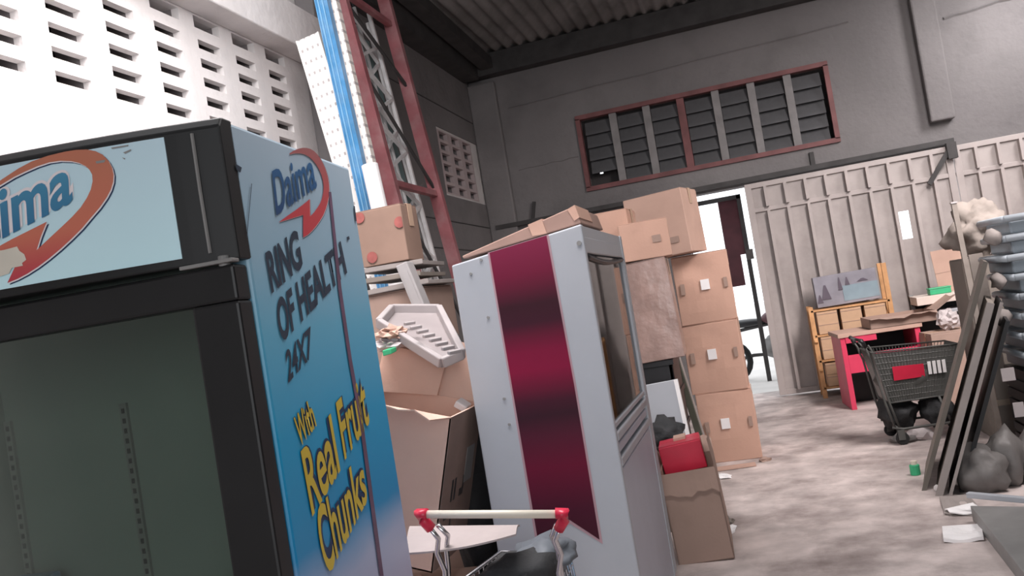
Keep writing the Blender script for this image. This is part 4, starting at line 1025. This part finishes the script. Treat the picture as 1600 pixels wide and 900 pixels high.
for k in range(4):
    yy = .45+k*.035; hexa(bm, [(W*.41, yy, .51), (W*.405, yy+.024, .51), (W*.42, yy+.024, .51), (W*.425, yy, .51), (W*.44, yy, .61), (W*.435, yy+.024, .61), (W*.45, yy+.024, .61), (W*.455, yy, .61)])
obj('white_label', bm, M_paper, tr)
for lab, (x, yv, z), rr, sd in (('black sack on the lower rack of the dark grey trolley, left one', (.96, 7.46, .22), (.15, .17, .13), 31), ('black sack on the lower rack of the dark grey trolley, right one', (1.24, 7.44, .21), (.13, .17, .12), 33)):
    bm = B(); blob(bm, (0, 0, 0), *rr, amp=.35, freq=2, seed=sd); o = obj('black_sack', bm, M_greycloth, smooth=True); o.location = (x, yv, z); tag(o, lab, 'sack')
bm = B(); blob(bm, (0, 0, 0), .24, .16, .15, amp=.35, freq=2, seed=41); o = obj('dark_bundle', bm, M_trolley, smooth=True); o.location = (1.08, 7.40, .50); tag(o, 'dark bundle filling the basket of the dark grey trolley', 'bundle')

# white shelf unit with a green box
t = thing('shelf_unit', 'white two-tier shop shelf standing before the ribbed gate', 'shelf', (1.58, 9.50, 0))
bm = B(); box(bm, 0, .95, 0, .45, .90, .985); obj('shelf', bm, mat('peach_white_shelf', (.70, .60, .54), .5, .06), t, bevel=.004)
bm = B(); box(bm, .05, .95, .02, .45, .79, .825); obj('shelf', bm, M_white, t, bevel=.004)
bm = B(); box(bm, .0, .95, .40, .45, .05, .90); obj('back_panel', bm, M_black, t)
for x in (.02, .93):
    bm = B(); box(bm, x-.02, x+.02, .38, .46, 0, 1.0); obj('post', bm, M_greymetal, t)
    bm = B(); box(bm, x-.02, x+.02, 0, .46, 0, .05); obj('foot', bm, M_greymetal, t)
t = thing('green_box', 'small green plastic box on the white shop shelf', 'box', (at(1468, 458, Y=9.62).x, 9.62, .987))
bm = B(); box(bm, -.10, .10, -.07, .07, 0, .055); obj('box_body', bm, M_green, t, bevel=.006)
bm = B(); box(bm, -.105, .105, -.075, .075, .055, .068); obj('lid', bm, M_green, t, bevel=.004)
a = at(1479, 420, Y=9.80)
t = thing('cardboard_sheet', 'brown cardboard sheet standing on the white shelf behind the green box', 'cardboard', (a.x+.04, 9.82, .987), (R(-6), R(-2), 0))
bm = B(); box(bm, -.14, .16, 0, .01, 0, .44); obj('sheet', bm, M_card3, t)
bm = B(); box(bm, -.14, .16, -.003, 0, .20, .204); obj('crease', bm, M_card2, t)

# ------------------------------------------------------------------ boards leaning on the dark crates at the right
def lean_board(label, foot, top, y0, ln, th, m, edge, name='leaning_board'):
    t = thing(name, label, 'board', (foot, y0, 0), (0, math.atan2(top[0]-foot, top[1]), R(-12)))
    Ln = math.hypot(top[0]-foot, top[1]); bm = B(); box(bm, 0, th, 0, ln, 0, Ln); obj('board', bm, m, t)
    bm = B(); box(bm, -.003, th+.003, -.012, .0, 0, Ln); obj('edge_band', bm, edge, t)
    return t
f1, f2 = at(1441, 766, Z=0), at(1466, 772, Z=0)
T1 = at(1533, 408, Y=f1.y)
lean_board('tall brown board leaning leftmost of the boards stacked at the right', f1.x, (T1.x, T1.z), f1.y, .75, .020, M_taupe, mat('dark_board_edge', (.13, .115, .10), .8, .15))
T2 = at(1543, 470, Y=f2.y)
lean_board('grey chipboard with a thick pale edge, second of the leaning boards', f2.x-.02, (T2.x-.02, T2.z), f2.y-.03, .70, .034, M_taupe, M_greyboard)
f3 = at(1484, 775, Z=0); T3 = at(1562, 470, Y=f3.y)
lean_board('thin dark board with a pale edge, third of the leaning boards', f3.x-.01, (T3.x-.015, T3.z), f3.y-.02, .65, .012, M_black, M_greyboard)
f4 = at(1500, 772, Z=0); T4 = at(1572, 500, Y=f4.y)
lean_board('black board deepest in the row of leaning boards, next to the crates', f4.x+.01, (T4.x-.0, T4.z), f4.y+.05, .6, .018, M_black, M_black)
# black crates under blue-grey trays
CX0, CX1, CYa, CYb = 1.56, 2.25, 5.95, 6.55
cr = thing('black_crate', 'lower of two black slatted crates under the blue-grey trays', 'crate', ((CX0+CX1)/2, CYa, 0), group='black crates at the right')
def crate_parts(t):
    w2 = (CX1-CX0)/2; d = CYb-CYa
    bm = B(); box(bm, -w2+.01, w2-.01, .012, d, 0.01, .30); obj('crate_body', bm, M_black, t)
    for z in (.02, .095, .17, .245):
        bm = B(); box(bm, -w2, w2, 0, .014, z, z+.055); obj('slat', bm, M_black, t); bm = B(); box(bm, -w2-.004, -w2+.01, 0, d, z, z+.055); obj('slat', bm, M_black, t)
crate_parts(cr)
c2_ = copy_tree(cr); c2_.location.z = .31; c2_['label'] = 'upper of two black slatted crates under the blue-grey trays'
for (px, py, sx_, sz_) in ((1575, 585, .075, .08), (1592, 640, .06, .09)):
    q = at(px, py, Y=CYa-.004); tgt = c2_ if q.z > .31 else cr
    bm = B(); x = q.x-(CX0+CX1)/2; z = q.z-tgt.location.z; box(bm, x-sx_/2, x+sx_/2, -.008, -.001, max(.0, z-sz_/2), z+sz_/2); obj('paper_label', bm, M_whitedull, tgt)
trp = None
order = ('lowest', 'second', 'third', 'fourth', 'fifth', 'sixth', 'seventh', 'topmost')
for k in range(8):
    if trp is None:
        trp = thing('stacking_tray', 'x', 'tray', group='blue-grey trays stacked at the right'); w2 = .33
        bm = B()
        for i in range(1): box(bm, -w2+.03, w2-.03, .03, .55, 0, .085)
        obj('tray_body', bm, M_steelblue, trp, bevel=.015)
        bm = B(); tube(bm, [(-w2, .0, .098), (w2, .0, .098), (w2, .58, .098), (-w2, .58, .098), (-w2, .0, .098)], .022, 8); obj('rolled_rim', bm, mat('pale_blue_grey_rim', (.42, .46, .50), .4, .08), trp, smooth=True)
        o = trp
    else: o = copy_tree(trp)
    o.location = ((CX0+CX1)/2-.02+random.uniform(-.015, .015), CYa+.01+random.uniform(-.01, .01), .625+k*.122)
    o.rotation_euler = (0, 0, R(random.uniform(-2, 2)))
    o['label'] = order[k]+' blue-grey plastic tray counted from the bottom of the right-hand stack'
for i, (px, py, s_, lab) in enumerate(((1552, 372, .05, 'pale plastic wad on the left edge of the tray stack, near its top'), (1560, 440, .045, 'pale plastic wad on the left edge of the tray stack, halfway up'), (1563, 495, .06, 'pale plastic wad hanging low on the left edge of the tray stack'))):
    c = at(px, py, Y=6.0); bm = B(); blob(bm, (0, 0, 0), s_, .05, s_*1.1, .5, 2.5, 60+i, sub=2); o = obj('plastic_wad', bm, M_greyboard, smooth=True); o.location = c; tag(o, lab, 'plastic')
# beige sack on a carton behind, and a pale post
carton('tall grey-brown carton behind the leaning boards, under the beige sack', (.38, .36, 1.34), (1.72, 7.30, 0), (0, 0, R(2)), M_taupe, tape=False)
bm = B(); blob(bm, (0, 0, -.02), .20, .15, .19, .5, 1.7, 74, sub=4); o = obj('beige_sack', bm, M_beigebag, smooth=True); o.location = at(1527, 352, Y=7.2); tag(o, 'crumpled beige sack on the tall carton behind the leaning boards', 'sack')
a, b2 = at(1490, 318, Y=7.05), at(1503, 448, Y=7.05)
t = thing('pale_post', 'thin pale wooden post leaning upright left of the beige sack', 'post', (b2.x+.08, 7.05, 0)); o_ = Vector(t.location)
bm = B(); bar(bm, (0, 0, 0), Vector((a.x, 7.05, a.z))-o_, .035, .03, (0, 1, 0)); obj('post', bm, M_beigebag, t); bm = B(); q = Vector((a.x, 7.05, a.z))-o_; box(bm, q.x-.022, q.x+.022, q.y-.02, q.y+.02, q.z, q.z+.012); obj('end_cap', bm, M_whitedull, t)
a, b2 = at(1535, 395, Y=6.7), at(1543, 480, Y=6.7)
t = thing('pale_board', 'pale grey board standing upright between the leaning boards and the trays', 'board', (b2.x+.02, 6.75, 0), (0, R(-1), 0))
bm = B(); box(bm, -.045, .045, 0, .02, 0, a.z); obj('board', bm, M_beigebag, t); bm = B(); box(bm, -.05, .05, -.004, 0, .3, .34); obj('batten', bm, M_tan, t)

# ------------------------------------------------------------------ lower right corner: bags, papers, bar and slab
for lab, px, py, rr, sd in (('large grey plastic bag slumped on the floor before the leaning boards', 1540, 757, (.14, .13, .15), 80), ('grey plastic bag behind the slumped one, at the edge of the crates', 1574, 728, (.11, .11, .19), 83), ('third grey plastic bag on the floor, against the black crates', 1626, 740, (.13, .13, .16), 86)):
    c = at(px, py+8, Z=0) if sd != 83 else at(px, 757, Z=0); c.z = 0
    bm = B(); blob(bm, (0, 0, rr[2]*.75), *rr, amp=.42, freq=1.3, seed=sd, floor=.002); o = obj('plastic_bag', bm, M_greybag, smooth=True); o.location = c; tag(o, lab, 'bag', 'grey bags on the floor at the right')
p0 = at(1512, 773, Z=.10); p1 = at(1600, 781, Z=.10); d_ = (p1-p0)
bm = B(); bar(bm, (0, 0, 0), d_*2.2, .035, .03); o = obj('white_bar', bm, M_white, bevel=.004); o.location = p0; tag(o, 'white plastic bar lying along the far edge of the grey slab', 'bar')
s0, s1, s2, s3 = at(1516, 790, Z=.085), at(1604, 900, Z=.085), at(1700, 900, Z=.085), at(1640, 792, Z=.085)
bm = B(); slab_poly(bm, [s0, s1, s2, s3], (0, 0, -.083)); o = obj('grey_slab', bm, M_greymetal, bevel=.004); tag(o, 'grey metal slab lying on the floor at the right under the white bar', 'slab')
def paper(label, quad, z, m=M_paper, th=.006):
    pts = [at(px, py, Z=z) for px, py in quad]
    bm = B(); sheet(bm, lambda u, v: pts[0].lerp(pts[1], u).lerp(pts[3].lerp(pts[2], u), v)+Vector((0, 0, .012*math.sin(6*u+2*v)*math.sin(4*v)**2)), 8, 6, th); o = obj('paper_sheet', bm, m); return tag(o, label, 'paper')
paper('white folded paper lying nearest on the floor at the right', ((1472, 822), (1533, 818), (1537, 840), (1474, 843)), .02, th=.018)
paper('crumpled white printed paper beside the grey slab', ((1476, 795), (1520, 785), (1537, 800), (1486, 802)), .02)
paper('flat grey cardboard piece under the printed paper, before the grey bags', ((1468, 776), (1512, 772), (1540, 806), (1476, 803)), .008, M_greyboard)
litter('torn white shred at the foot of the pale-edged board', 1466, 768, .02, .05, .03, M_paper, 90)
t = thing('small_bottle', 'tiny green-capped bottle at the foot of the tall brown board', 'bottle', tuple(at(1431, 742, Z=0)))
bm = B(); disc(bm, (0, 0, .035), (0, 0, 1), .032, .07, 14); obj('bottle_body', bm, M_green, t, bevel=.006)
bm = B(); disc(bm, (0, 0, .082), (0, 0, 1), .02, .025, 12); obj('cap', bm, M_cream, t)
